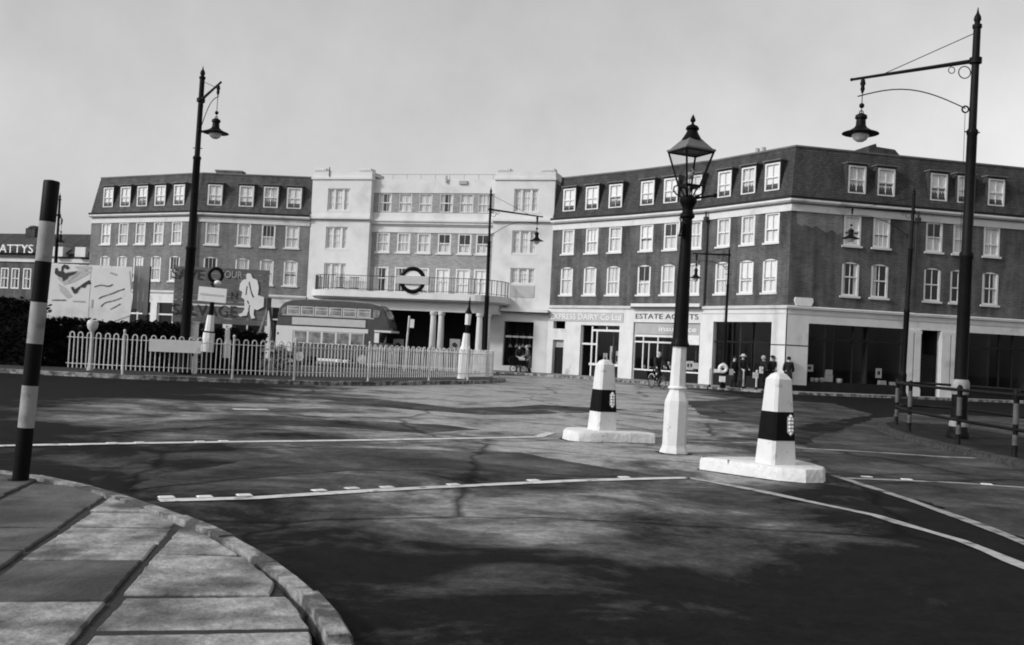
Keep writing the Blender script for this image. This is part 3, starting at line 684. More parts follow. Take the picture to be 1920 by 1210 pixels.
# third bay: wide dark shop, corner pier
c0, c1 = s3.u(1337,650), s3.u(1447,640)
shopfront(rb, s3, [(c0,c1,.1,SH)]); shop_room(rb, s3, c0, c1, .12, SH, 2.4)
bars_mb('stall_riser', rb, s3, [(c0,c1,.12,.72)], M['asph_dark'], .1, .2); glass(rb, s3, c0, c1, .72, SH, .15)
bars_mb('shop_window_frame', rb, s3, [(c0+(c1-c0)*k-.03, c0+(c1-c0)*k+.03, .72, SH) for k in (.33,.66)]+[(c0,c1,2.45,2.53)], M['asph_dark'])
# right face
g0, g1 = s4.u(1514,650), s4.u(1697,650); h0, h1 = s4.u(1724,660), s4.u(1762,660); k0 = s4.u(1797,660); k1 = k0+5.4
shopfront(rb, s4, [(g0,g1,.1,SH),(h0,h1,.1,SH),(k0,k1,.1,SH),(k1+.6,k1+4.2,.1,SH)])
for a, c in ((g0,g1),(k0,k1),(k1+.6,k1+4.2)):
    shop_room(rb, s4, a, c, .12, SH); bars_mb('stall_riser', rb, s4, [(a,c,.12,.62)], M['asph_dark'], .1, .2); glass(rb, s4, a, c, .62, SH, .15)
    bars_mb('shop_window_frame', rb, s4, [(a+(c-a)*k-.03, a+(c-a)*k+.03, .62, SH) for k in (.47,.62)]+[(a,c,2.75,2.86)], M['asph_dark'])
shop_room(rb, s4, h0, h1, .12, SH, 1.4); bars_mb('street_door', rb, s4, [(h0,h1,.12,2.3)], M['asph_dark'], .3, .36)
for s_, us in ((s4, (g1+.02, h0-.02)), (s4, (h1+.02, k0-.02))):
    a, c = us; m_ = (a+c)/2
    bars_mb('pilaster', rb, s_, [(a,m_-.04,.5,3.35),(m_+.04,c,.5,3.35),(a-.04,c+.04,3.35,3.52),(a-.05,c+.05,.1,.5)], M['stoneR'], -.14, -.06)
sweep('shop_cornice', RP, [(.05, 4.22), (.16, 4.26), (.18, 4.36), (0, 4.42)], M['stoneR'], rb)
sweep('fascia_band', RP[2:], [(.05, 3.98), (.07, 3.98), (.07, 4.02), (.05, 4.02)], M['stonegrey'], rb)
# joint lines and plinth of the corner pier
sweep('plinth', [tuple(s3.p0+s3.d*(c1+.02)), RP[3], tuple(s4.p0+s4.d*(g0-.02))], [(.05,.1),(.09,.1),(.09,.42),(.05,.42)], M['asph_dark'], rb)
sweep('pier_joint', [tuple(s3.p0+s3.d*(c1+.02)), RP[3], tuple(s4.p0+s4.d*(g0-.02))], [(.05,2.38),(.058,2.38),(.058,2.43),(.05,2.43)], M['asph_dark'], rb)
# rainwater pipes
for px, py in ((1328,430), (1716,450)):
    s_ = s3 if px < 1500 else s4; u = max(.08, s_.u(px, py)); b = MB(); b.tube([(u,-.10,4.5),(u,-.10,9.0),(u,-.22,9.4),(u,-.22,9.82)], .055, 8); b.box(u-.1,u+.1,-.3,-.04,9.1,9.35); b.build('drainpipe', M['gutter'], rb, s_.loc(0,0,0,rb), s_.ang)
pts = [s4.uz(*p) for p in [(1494,395),(1580,396),(1580,436),(1571,440),(1560,432),(1549,437),(1540,431),(1531,424),(1522,428),(1510,421),(1503,424),(1494,418)]]
b = MB(); b.prism_xz([(u, min(z, 9.19)) for u, z in pts][::-1], -.006, .02); b.build('cleaned_brick_patch', M['brickP'], rb, s4.loc(0,0,0,rb), s4.ang)
# street name tablet on the corner, roof-top stacks
u = s4.u(1506,566); b = MB(); b.prism_xz([(u-.42,4.43),(u+.42,4.43),(u+.52,4.66),(u+.48,4.84),(u-.48,4.84),(u-.52,4.66)], -.10, -.01); b.build('wall_tablet', M['whitepaint'], rb, s4.loc(0,0,0,rb), s4.ang)
def stack(parent, s, u, y, w, d, h, m, pots=0):
    b = MB(); b.box(u-w/2, u+w/2, y, y+d, ZR-.1, ZR+h); b.box(u-w/2-.06, u+w/2+.06, y-.06, y+d+.06, ZR+h, ZR+h+.1); o = b.build('chimney', m, parent, s.loc(0,0,0,parent), s.ang)
    for k in range(pots):
        q = MB(); q.lathe([(.13,0),(.11,.3),(.13,.32)], 10, (u-w/2+w*(k+.5)/pots, y+d/2, ZR+h+.1)); q.build('chimney_pot', M['signgrey'], o, (0,0,0))
b = MB(); u = s4.u(1706,280); b.prism_xz([(u-1.0,ZR),(u+1.35,ZR),(u+1.35,ZR+.28),(u+1.0,ZR+.3),(u+.55,ZR+.72),(u-.55,ZR+.78),(u-.6,ZR+.95),(u-1.0,ZR+.8)], 2.2, 3.6); b.build('roof_tank_house', M['tileR'], rb, s4.loc(0,0,0,rb), s4.ang)
stack(rb, s3, s3.u(1365,286), 2.2, .9, .6, .35, M['brickR'], 2)
for px in (1225, 1300): stack(rb, s2, s2.u(px,305), 2.2, .25, .25, .3, M['brickR'])
# lettering on the two shop boards
b = MB(); b.box(.06, s1.L-.16, -.085, -.055, 3.44, 4.0); bo = b.build('sign_board', M['stonegrey'], rb, s1.loc(0,0,0,rb), s1.ang)
text('EXPRESS DAIRY Co Ltd', .50, rb, s1.loc(s1.L*.5-.03,-.09,3.70,rb), s1.ang, m=M['letterwhite'], fit=s1.L-.55)
text('ESTATE AGENTS', .42, rb, s2.loc((a0+a1)/2,-.062,3.80,rb), s2.ang, fit=L2-.3)
text('insurance', .42, rb, s2.loc(a0+L2*.66,.025,3.10,rb), s2.ang, m=M['letterwhite'], fit=L2*.55, depth=.02)

# ------------------------------------------------------------------ brick building on the left
LP = [(-31.1,74.0),(-22.03,69.3),(-14.08,68.9)]
lb = thing('brick_building', 'weathered brick terrace with mansard roof left of the white station', 'building', (-22.03,69.3,0))
fl = [(rows_([202.5,234.5,266,299.5,335],372), rows_([198.5,231,263,297,331],437), rows_([195,227,258,291,326],512)),
      (rows_([402.5,461.5,507.5,551.5],372), rows_([397.5,457,503,548],440), rows_([393,453,499,544],515))]
terrace(lb, LP, fl, M['brickL'], M['tileL'], M['stoneR'], ww=.96)
l1, l2 = Seg(LP[0], LP[1]), Seg(LP[1], LP[2])
for s_ in (l1, l2):
    n = 3; w = s_.L/n; ops = [(w*k+.3, w*(k+1)-.3, .1, SH) for k in range(n)]; shopfront(lb, s_, ops)
    for a, c, e, f in ops:
        shop_room(lb, s_, a, c, .12, SH); glass(lb, s_, a, c, .6, SH, .15); bars_mb('shop_window_frame', lb, s_, [(a,a+.06,.1,SH),(c-.06,c,.1,SH),((a+c)/2-.04,(a+c)/2+.04,.6,SH),(a+.06,c-.06,2.7,2.8),(a+.06,c-.06,.55,.65)], M['frame'])
sweep('shop_cornice', LP, [(.05, 4.22), (.16, 4.26), (.18, 4.36), (0, 4.42)], M['stoneR'], lb)
stack(lb, l2, l2.u(411,314), 2.0, 1.85, .7, .42, M['brickL']); stack(lb, l2, l2.u(444,318), 2.0, .25, .25, .12, M['brickL']); stack(lb, l1, l1.u(235,328), 2.0, .2, .2, .2, M['brickL'])
b = MB(); u = l2.u(370,430); b.tube([(.15,-.10,4.5),(.15,-.10,9.4),(.15,-.24,9.8)], .055, 8); b.build('drainpipe', M['gutter'], lb, l2.loc(0,0,0,lb), l2.ang)

# ------------------------------------------------------------------ station building in the middle
SP0, SP1 = Vector((-14.05,68.9)), Vector((2.33,64.4)); st_s = Seg(SP0, SP1); TL = st_s.L
st = thing('station_building', 'pale stone underground station with projecting canopy, paired columns and balcony', 'building', (SP0.x, SP0.y, 0), st_s.ang)
class Loc:      # the station's own frame: x along the front, y inwards
    ang = 0.0
    @staticmethod
    def loc(u=0, y=0, z=0, parent=None): return Vector((u, y, z))
U = lambda px, py, off=0.0: st_s.u(px, py, off)
pA = U(693,420); pB = U(925,420); RC = .5
def tri_window(u, z, w, h, y, curtain='net', sill=True, bars=5):
    o = link('window', frame_mesh(w, h, 2, False, .09, cross=2), st, (u, y, z)); link('pane', pane_mesh(w, h), o); link('curtain', curtain_mesh(w, h, curtain), o)
    q = MB(); 
    for k in (-1, 1): q.box(k*w*.2-.06, k*w*.2+.06, .02, .13, .08, h-.07)
    q.build('mullion', M['frame'], o)
    if sill: link('sill', sill_mesh(w), o)
def pylon(u0, u1, px, wz):
    ops = []; c = U(px, 450); w = 1.62
    for z, h in wz: ops.append((c-w/2+ (0), c+w/2, z, z+h))
    wall_mb(u0, u1, 4.3 if px < 800 else 4.1, 12.75, ops, reveal=.2).build('pylon_wall', M['portland'], st)
    b = MB(); b.quad((u1 if px < 800 else u0,0,4.1),(u1 if px < 800 else u0,RC+.01,4.1),(u1 if px < 800 else u0,RC+.01,12.75),(u1 if px < 800 else u0,0,12.75)); 
    e = u0 if px < 800 else u1; b.quad((e,0,.1),(e,2,.1),(e,2,12.75),(e,0,12.75)); b.build('pylon_return', M['portland'], st)
    for z, h in wz: tri_window(c, z, w, h, .06, random.choice(['net','pair','net']))
    # cap: band, parapet, four corner blocks
    b = MB(); b.box(u0-.06, u1+.06, -.10, 2.2, 12.42, 12.58); b.box(u0, u1, 0.0, 2.1, 12.75, 12.98); b.build('parapet', M['portland'], st)
    for uu in (u0+.1, u1-.95):
        q = MB(); q.box(uu, uu+.85, -.03, .8, 12.981, 13.18); q.box(uu+.12, uu+.73, -.05, -.03, 13.04, 13.12); q.build('parapet_block', M['portland'], st)
    b = MB(); b.box(u0-.08, u1+.08, -.22, RC+.3, 9.72, 9.86); b.box(u0-.03, u1+.03, -.12, RC+.3, 9.86, 9.99); b.build('cornice', M['portland'], st)
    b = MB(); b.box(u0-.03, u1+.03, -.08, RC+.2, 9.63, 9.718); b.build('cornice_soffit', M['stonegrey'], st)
pylon(0.0, pA, 631, [(10.30,1.50),(7.70,1.50),(4.98,1.75)])
pylon(pB, TL, 983, [(10.35,1.50),(7.66,1.50),(5.72,1.02)])
cR = U(979,540); b = MB(); b.box(cR-.81, cR+.81, -.03, -.002, 4.86, 5.60); b.build('window_apron', M['stonegrey'], st)
# middle bay: brick with stone bands
cen3 = [U(x, 380, RC) for x in (722,760,798,837,875,909)]; cen2 = [U(x, 455, RC) for x in (718,756.5,794.5,833,871,905)]; cen1 = [U(x, 527, RC) for x in (714,752,790,829,867,901)]
ops = [(u-.47,u+.47,7.62,8.93) for u in cen2]+[(u-.5,u+.5,4.92,6.62) for u in cen1]
wall_mb(pA, pB, 4.3, 8.95, ops).build('brick_wall', M['brickC'], st, (0,RC,0))
wall_mb(pA, pB, 10.27, 11.60, [(u-.46,u+.46,10.34,11.56) for u in cen3]).build('brick_wall', M['brickC'], st, (0,RC,0))
b = MB(); b.box(pA, pB, RC-.06, RC+.4, 8.95, 9.40); b.box(pA, pB, RC-.05, RC+.4, 9.99, 10.27); b.box(pA, pB, RC-.05, RC+.6, 11.60, 12.52); b.build('stone_band', M['portland'], st)
b = MB(); b.box(pA, pB, RC-.24, RC+.4, 9.50, 9.66); b.box(pA, pB, RC-.34, RC+.4, 9.66, 9.78); b.box(pA, pB, RC-.12, RC+.4, 9.78, 9.989); b.build('cornice', M['portland'], st)
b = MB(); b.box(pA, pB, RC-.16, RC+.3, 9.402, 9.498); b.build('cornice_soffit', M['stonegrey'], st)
for k, u in enumerate(cen3): window(st, Loc, u, 10.34, .92, 1.22, 'net' if k % 3 else 'pair', y=RC, sill=False, t=.05)
for k, u in enumerate(cen2): window(st, Loc, u, 7.62, .94, 1.31, ('net','net','net','half','half','half')[k], y=RC)
for k, u in enumerate(cen1): window(st, Loc, u, 4.92, 1.0, 1.70, ('pair','pair','net','full','full','full')[k], y=RC, sill=False)
for k in range(7):
    a = pA+.1 if k == 0 else (cen3[k-1]+cen3[k])/2 if k < 6 else pB-.1
b = MB()
for k in range(9):
    a = lerp(pA+.3, pB-.3, k/8); b.tube([(a,RC,12.5),(a,RC,12.86)], .018, 5)
b.tube([(pA,RC,12.86),(pB,RC,12.86)], .02, 6); b.build('roof_rail', M['greyiron'], st)
b = MB(); b.box(0.0, TL, 2.1, 4.5, 12.3, 12.4); b.box(pA-.2, pB+.2, RC+.3, 2.2, 12.3, 12.4); b.box(.05, TL-.05, 4.5, 4.6, 0, 12.4); b.box(0,.1,.3,4.5,.1,12.3); b.box(TL-.1,TL,.3,4.5,.1,12.3); b.build('flat_roof', M['leadroof'], st)
b = MB()
for z in (4.4, 7.2, 9.9): b.box(.1, TL-.1, .95, 4.45, z-.1, z)
for k in range(1, 8): b.box(TL*k/8-.05, TL*k/8+.05, 1.0, 4.4, 4.4, 12.2)
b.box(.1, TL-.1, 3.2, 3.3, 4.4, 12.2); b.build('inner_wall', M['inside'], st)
b = MB(); u = U(838,344,RC); b.box(u-.06,u+.06,RC-.2,RC-.1,12.3,12.75); b.box(u+.9,u+1.45,RC-.16,RC-.06,12.2,12.42); b.build('parapet_fitting', M['signgrey'], st)
b = MB(); u = U(618,330); b.tube([(u,-.05,12.6),(u,-.05,13.25)], .03, 6); b.build('flagpole_stub', M['gutter'], st)
# canopy: flat slab with rounded ends, standing on a frieze beam and paired columns
q0, q1, DP = U(596,560), U(957,575), 2.9
def canopy_outline(u0, u1, dp, r):
    pts = []
    for k in range(9):
        a = math.pi/2*k/8; pts.append((u0+r-r*math.cos(a), -dp*math.sin(a)))
    for k in range(9):
        a = math.pi/2*(1-k/8); pts.append((u1-r+r*math.cos(a), -dp*math.sin(a)))
    return pts
co = canopy_outline(q0, q1, DP, 1.9)
b = MB(); b.prism(co+[(q1,.45),(q0,.45)], 4.38, 4.78); b.build('canopy', M['portland'], st)
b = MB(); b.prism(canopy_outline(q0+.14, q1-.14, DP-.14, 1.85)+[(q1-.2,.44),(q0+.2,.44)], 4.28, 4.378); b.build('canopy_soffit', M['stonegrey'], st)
fr = canopy_outline(q0+.6, q1-.55, DP-.75, 1.5); fi = canopy_outline(q0+1.0, q1-.95, DP-1.15, 1.3)
b = MB()
for (A, B_, C_, D_) in [(fr[i], fr[i+1], fi[i+1], fi[i]) for i in range(len(fr)-1)]:
    b.quad((A[0],A[1],3.66),(B_[0],B_[1],3.66),(B_[0],B_[1],4.279),(A[0],A[1],4.279)); b.quad((A[0],A[1],3.66),(D_[0],D_[1],3.66),(C_[0],C_[1],3.66),(B_[0],B_[1],3.66)); b.quad((D_[0],D_[1],3.66),(D_[0],D_[1],4.279),(C_[0],C_[1],4.279),(C_[0],C_[1],3.66))
b.build('frieze', M['portland'], st)
yc = -(DP-.95)
def column(u, y):
    b = MB(); b.lathe([(.27,0),(.27,.14),(.22,.18),(.21,1.2),(.175,3.30),(.21,3.33),(.24,3.40),(.24,3.54)], 16, (u, y, .118)); b.build('column', M['portland'], st, smooth=True)
for px in (812.5, 827.5, 899.5, 914.5, 705, 720, 640, 655): column(U(px-2, 640, yc), yc)
# deep dark ticket hall
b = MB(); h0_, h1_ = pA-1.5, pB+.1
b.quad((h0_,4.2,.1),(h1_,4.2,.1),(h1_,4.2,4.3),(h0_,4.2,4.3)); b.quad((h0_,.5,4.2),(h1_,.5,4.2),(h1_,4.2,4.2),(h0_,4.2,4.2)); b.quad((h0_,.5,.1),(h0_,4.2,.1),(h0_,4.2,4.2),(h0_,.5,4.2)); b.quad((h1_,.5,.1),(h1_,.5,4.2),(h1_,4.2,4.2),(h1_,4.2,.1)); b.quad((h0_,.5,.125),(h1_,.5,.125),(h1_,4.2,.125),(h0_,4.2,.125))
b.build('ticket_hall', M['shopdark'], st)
b = MB(); b.box(0, pA-1.5, 0, .3, .1, 4.3); b.build('ground_floor_wall', M['portland'], st)
# shop under the right pylon
sh0, sh1 = U(943,645), U(999,645)
wall_mb(pB-.05, TL, .1, 4.1, [(sh0,sh1,.45,3.30)], reveal=.35, y=.02).build('shop_front', M['portland'], st)
b = MB(); b.quad((sh0-.1,2,.2),(sh1+.1,2,.2),(sh1+.1,2,3.5),(sh0-.1,2,3.5)); b.quad((sh0-.05,.36,3.32),(sh1+.05,.36,3.32),(sh1+.05,2,3.32),(sh0-.05,2,3.32)); b.quad((sh0-.05,.36,.44),(sh0-.05,2,.44),(sh1+.05,2,.44),(sh1+.05,.36,.44)); b.build('shop_interior', M['shopdark'], st)
b = MB(); b.quad((sh0,.2,.45),(sh1,.2,.45),(sh1,.2,3.3),(sh0,.2,3.3)); b.build('shop_window', M['shopglass'], st)
b = MB(); b.box(sh0+.1,sh1-.1,.14,.19,2.30,2.36)
for k in range(4): b.box(sh0+.12+k*.48,sh0+.5+k*.48,.12,.14,2.27,2.39)
b.build('shelf_rail', M['card'], st)
b = MB(); b.box(pB+.9, TL+.0, -.55, .02, 3.92, 4.10); b.build('shop_cornice', M['portland'], st)
b = MB(); b.box(pB+.9, TL-.02, -.5, .019, 3.86, 3.918); b.build('shop_blind_box', M['gutter'], st)
# balcony railing on the canopy edge
ro = canopy_outline(q0+.22, q1-.22, DP-.2, 1.8); P3 = [Vector((x,y,0)) for x, y in ro]; b = MB()
b.tube([(p.x,p.y,5.76) for p in P3], .022, 6); b.tube([(p.x,p.y,4.9) for p in P3], .018, 6)
for a, c in zip(P3[:-1], P3[1:]):
    n = max(1, int((c-a).length/.16))
    for k in range(n): p = a.lerp(c, k/n); b.box(p.x-.007,p.x+.007,p.y-.007,p.y+.007,4.78,5.76)
for k in range(0, len(P3)): p = P3[k]; b.box(p.x-.022,p.x+.022,p.y-.022,p.y+.022,4.78,5.78)
rl = b.build('balcony_railing', M['gutter'], st); rl['kind'] = 'stuff'
b = MB(); c = U(637,530)
for sx in (-.1, .9):
    for k in range(7): b.box(c+sx+.1*k-.012, c+sx+.1*k+.012, -.32, -.29, 5.0, 5.75)
    b.box(c+sx-.02, c+sx+.64, -.33, -.28, 5.75, 5.80); b.box(c+sx-.02, c+sx+.64, -.33, -.28, 5.05, 5.1)
b.build('balcony_railing', M['gutter'], st)
# sky and light leak stop behind the canopy
# roundel sign on the balcony front
ur = U(771.5, 525, -DP-.25); zr = st_s.uz(771.5, 525, -DP-.25)[1]
ro_ = thing('roundel_sign', 'round ring sign with pale crossbar standing on the station balcony', 'sign', st_s.loc(ur, -DP-.05, 4.78), st_s.ang+.12)
q = MB(); q.torus((0,0,zr-4.78), .72, .135, 'y', 36, 8); q.build('ring', M['black'], ro_, smooth=True)
q = MB(); q.lathe([(.001,-.03),(.66,-.03),(.66,.03),(.001,.03)], 32); o_ = q.build('disc', M['whitepaint'], ro_, (0,0,zr-4.78)); o_.rotation_euler = (math.pi/2,0,0)
q = MB(); q.box(-1.02,1.06,-.16,.16,zr-4.78-.25,zr-4.78+.25); q.build('crossbar', M['palecloth'], ro_)
q = MB(); q.tube([(0,.05,0),(0,.05,zr-4.78-.7)], .05, 8); q.tube([(0,.06,zr-4.78-.5),(.5,.9,.05)], .03, 6); q.tube([(.3,.06,zr-4.78-.5),(.75,.9,.05)], .03, 6); q.build('bracket', M['iron'], ro_)

# ------------------------------------------------------------------ low shop building far left
FB = Seg(at(-140,610,84).xy, at(190,616,78).xy)
fb = thing('low_shop_building', 'low dark building with raised white letters at the far left', 'building', (FB.p0.x, FB.p0.y, 0), FB.ang)
fu = lambda px, py: FB.uz(px, py)
wz0, wz1 = fu(40,542)[1], fu(40,503)[1]
cs = [fu(x,522)[0] for x in (-38,-17,8,28,50)]+[fu(x,522)[0] for x in (120,150)]
wall_mb(0, FB.L, 0, 7.25, [(u-.42,u+.42,wz0,wz1) for u in cs]).build('brick_wall', M['brickR'], fb)
for u in cs:
    o = link('window', frame_mesh(.84, round(wz1-wz0,2), 1, True, .12), fb, (u,0,wz0)); link('pane', pane_mesh(.84, round(wz1-wz0,2)), o); link('curtain', curtain_mesh(.84, round(wz1-wz0,2), 'left'), o)
b = MB(); b.box(0, FB.L, -.12, 0, 6.55, 6.85); b.build('string_course', M['stoneR'], fb)
b = MB(); b.prism_xz([(0,7.25),(FB.L,7.25),(FB.L,7.3),(0,7.3)], -.3, 0.2); b.build('gutter', M['gutter'], fb)
zt = fu(60,441)[1]; b = MB(); b.quad((0,-.28,7.3),(FB.L,-.28,7.3),(FB.L,2.2,zt+.35),(0,2.2,zt+.35)); b.quad((0,2.2,zt+.35),(FB.L,2.2,zt+.35),(FB.L,6,7.3),(0,6,7.3)); b.quad((FB.L,-.28,7.3),(FB.L,6,7.3),(FB.L,2.2,zt+.35),(FB.L,2.2,zt+.35)); b.build('pitched_roof', M['tileR'], fb)
b = MB(); b.box(.1,FB.L-.1,5.9,6,0,7.3); b.box(.1,FB.L-.1,3,3.1,0,7.3); b.box(.1,FB.L-.1,.3,5.8,7.0,7.1); b.box(FB.L-.05,FB.L,0,6,0,7.3); b.build('inner_wall', M['inside'], fb)
u, z = fu(27,440); b = MB(); b.box(u-.5,u+.5,1.6,2.4,zt-.2,zt+.75); b.lathe([(.5,0),(.45,.12),(.25,.22),(.05,.25)], 12, (u,2.0,zt+.75)); b.build('roof_turret', M['tileR'], fb)
for px in (118,160): 
    u = fu(px,487)[0]; b = MB(); b.box(u-.5,u+.5,-.6,1.2,7.0,7.75); b.build('dormer', M['stoneR'], fb); 
ua, za = fu(-5,469); ub, zb = fu(69,470)
text('BATTYS', .95, fb, ((ua+ub)/2,-.34,(za+zb)/2+.05), 0, m=M['letterwhite'], fit=ub-ua, depth=.12)
b = MB(); b.box(ua-.3,ub+.3,-.31,-.29,(za+zb)/2-.55,(za+zb)/2-.45); b.build('letter_rail', M['gutter'], fb)
# ------------------------------------------------------------------ foreground refuge: two plinths, two guard posts, gas lamp
def spl2(P): return P
def refuge_plinth(label, front, back, z, side):
    """whitewashed stone plinth; front/back = plan outlines running the same way"""
    pts = [Vector((p.x, p.y)) for p in front]+[Vector((p.x, p.y)) for p in back][::-1]
    c = sum(pts, Vector((0,0)))/len(pts); root = thing('refuge_plinth', label, 'plinth', (c.x, c.y, 0))
    Q = []
    for a, d in zip(pts, pts[1:]+pts[:1]):
        n = max(1, int((d-a).length/.12))
        for k in range(n): Q.append(a.lerp(d, k/n)-c)
    n = len(Q); rows = []; NN = []
    for k in range(n):
        d = (Q[(k+1)%n]-Q[k-1]).normalized(); NN.append(Vector((-d.y, d.x)))
    area = sum(Q[k].x*Q[(k+1)%n].y-Q[(k+1)%n].x*Q[k].y for k in range(n)); sg = 1 if area > 0 else -1      # NN*sg points inwards
    for (ins, zz, jit) in ((-.01, -.02, .015), (.0, .05, .008), (.004, z-.04, .006), (.016, z-.012, .004), (.045, z, .003)):
        rows.append([(q.x+NN[k].x*sg*(ins+rnd(-jit,jit)), q.y+NN[k].y*sg*(ins+rnd(-jit,jit)), zz+(rnd(-jit,jit)*.4 if zz > 0 else 0)) for k, q in enumerate(Q)])
    if sg < 0: rows = [r_[::-1] for r_ in rows]
    b = MB(); vs = [v for r in rows for v in r]; fs = []
    for i in range(len(rows)-1):
        for k in range(n): fs.append((i*n+k, i*n+(k+1)%n, (i+1)*n+(k+1)%n, (i+1)*n+k))
    fs.append(tuple((len(rows)-1)*n+k for k in range(n))); b.add(vs, fs)
    b.build('stone_block', M['roughwhite'], root, smooth=True)
    tj = MB(); tj.poly([(q.x-NN[k].x*sg*rnd(.03,.10), q.y-NN[k].y*sg*rnd(.03,.10), .0065) for k, q in enumerate(Q)][::(1 if sg > 0 else -1)]); tj.build('contact_shade', M['joint'], root); return root  # ragged dark rim round the foot paints contact shade on the road
PZ = .185
V2 = lambda P: [Vector((x, y, 0)) for x, y in P]
refuge_plinth('whitewashed boat shaped plinth under the nearer guard post, right of the gas lamp', V2(spl2([(2.70,14.09),(3.15,13.62),(3.55,13.22),(3.88,13.10),(4.14,13.22),(4.27,13.55)])), V2([(2.70,14.11),(3.2,14.32),(3.65,14.45),(4.06,14.40),(4.22,14.0),(4.27,13.56)]), PZ, 1)
refuge_plinth('whitewashed boat shaped plinth under the farther guard post, left of the gas lamp', V2(spl2([(1.0,17.95),(1.08,17.64),(1.25,17.52),(1.55,17.56),(1.9,17.70),(2.62,17.92)])), V2([(1.0,17.97),(1.06,18.35),(1.32,18.6),(1.78,18.62),(2.2,18.42),(2.62,17.96)]), PZ, -1)
def guard_post(label, loc, rz, H=1.2):
    r = thing('guard_post', label, 'bollard', loc, rz, 'black banded guard posts')
    w0, w1, ch = .205, .135, .035
    def sec(t, e=0.0):
        w = lerp(w0, w1, t)+e; c = ch; return [(-w+c,-w),(w-c,-w),(w,-w+c),(w,w-c),(w-c,w),(-w+c,w),(-w,w-c),(-w,-w+c)]
    zz = lambda t: t*(H-.09)
    def band(name, t0, t1, m, e=0.0):
        b = MB(); b.prism(sec(t0, e), zz(t0), zz(t1), sec(t1, e)); return b.build(name, m, r)
    band('post_shaft', 0, .285, M['chipwhite']); band('black_band', .285, .62, M['black'], .004)
    b = MB(); b.prism(sec(.62), zz(.62), zz(1), sec(1)); top = sec(1); cap = [(x*.62, y*.62) for x, y in top]; b.prism(top, zz(1), zz(1)+.065, cap); b.prism(cap, zz(1)+.065, zz(1)+.09, [(x*.5,y*.5) for x, y in cap]); b.build('post_cap', M['chipwhite'], r)
    wm = lerp(w0, w1, .46)+.004
    b = MB(); b.prism_xz([(-.048,-.10),(0,-.145),(.048,-.10),(.048,.10),(0,.145),(-.048,.10)], -.012, 0); pl = b.build('reflector_plate', M['signgrey'], r, (.075, -wm-.003, zz(.47))); pl.rotation_euler = (-.058, 0, 0)
    for sx in (-.021, .021):
        for k in range(4):
            q = MB(); q.lathe([(.022,0),(.02,.012),(.012,.02),(.001,.023)], 10); o = q.build('reflector_button', M['reflector'], pl, (sx, -.012, -.075+.05*k)); o.rotation_euler = (math.pi/2,0,0)
    for k in (-1, 1):
        q = MB(); q.lathe([(.022,0),(.02,.012),(.012,.02),(.001,.023)], 10); o = q.build('reflector_button', M['reflector'], pl, (0, -.012, .112*k)); o.rotation_euler = (math.pi/2,0,0)
    return r
pR = at(1454,860,13.64); pL = at(1129,805,18.12)
guard_post('white guard post with black band and reflector, right of the gas lamp', (pR.x, pR.y, PZ-.004), .42, 1.225)
guard_post('white guard post with black band and reflector, left of the gas lamp', (pL.x, pL.y, PZ-.004), .42, 1.255)

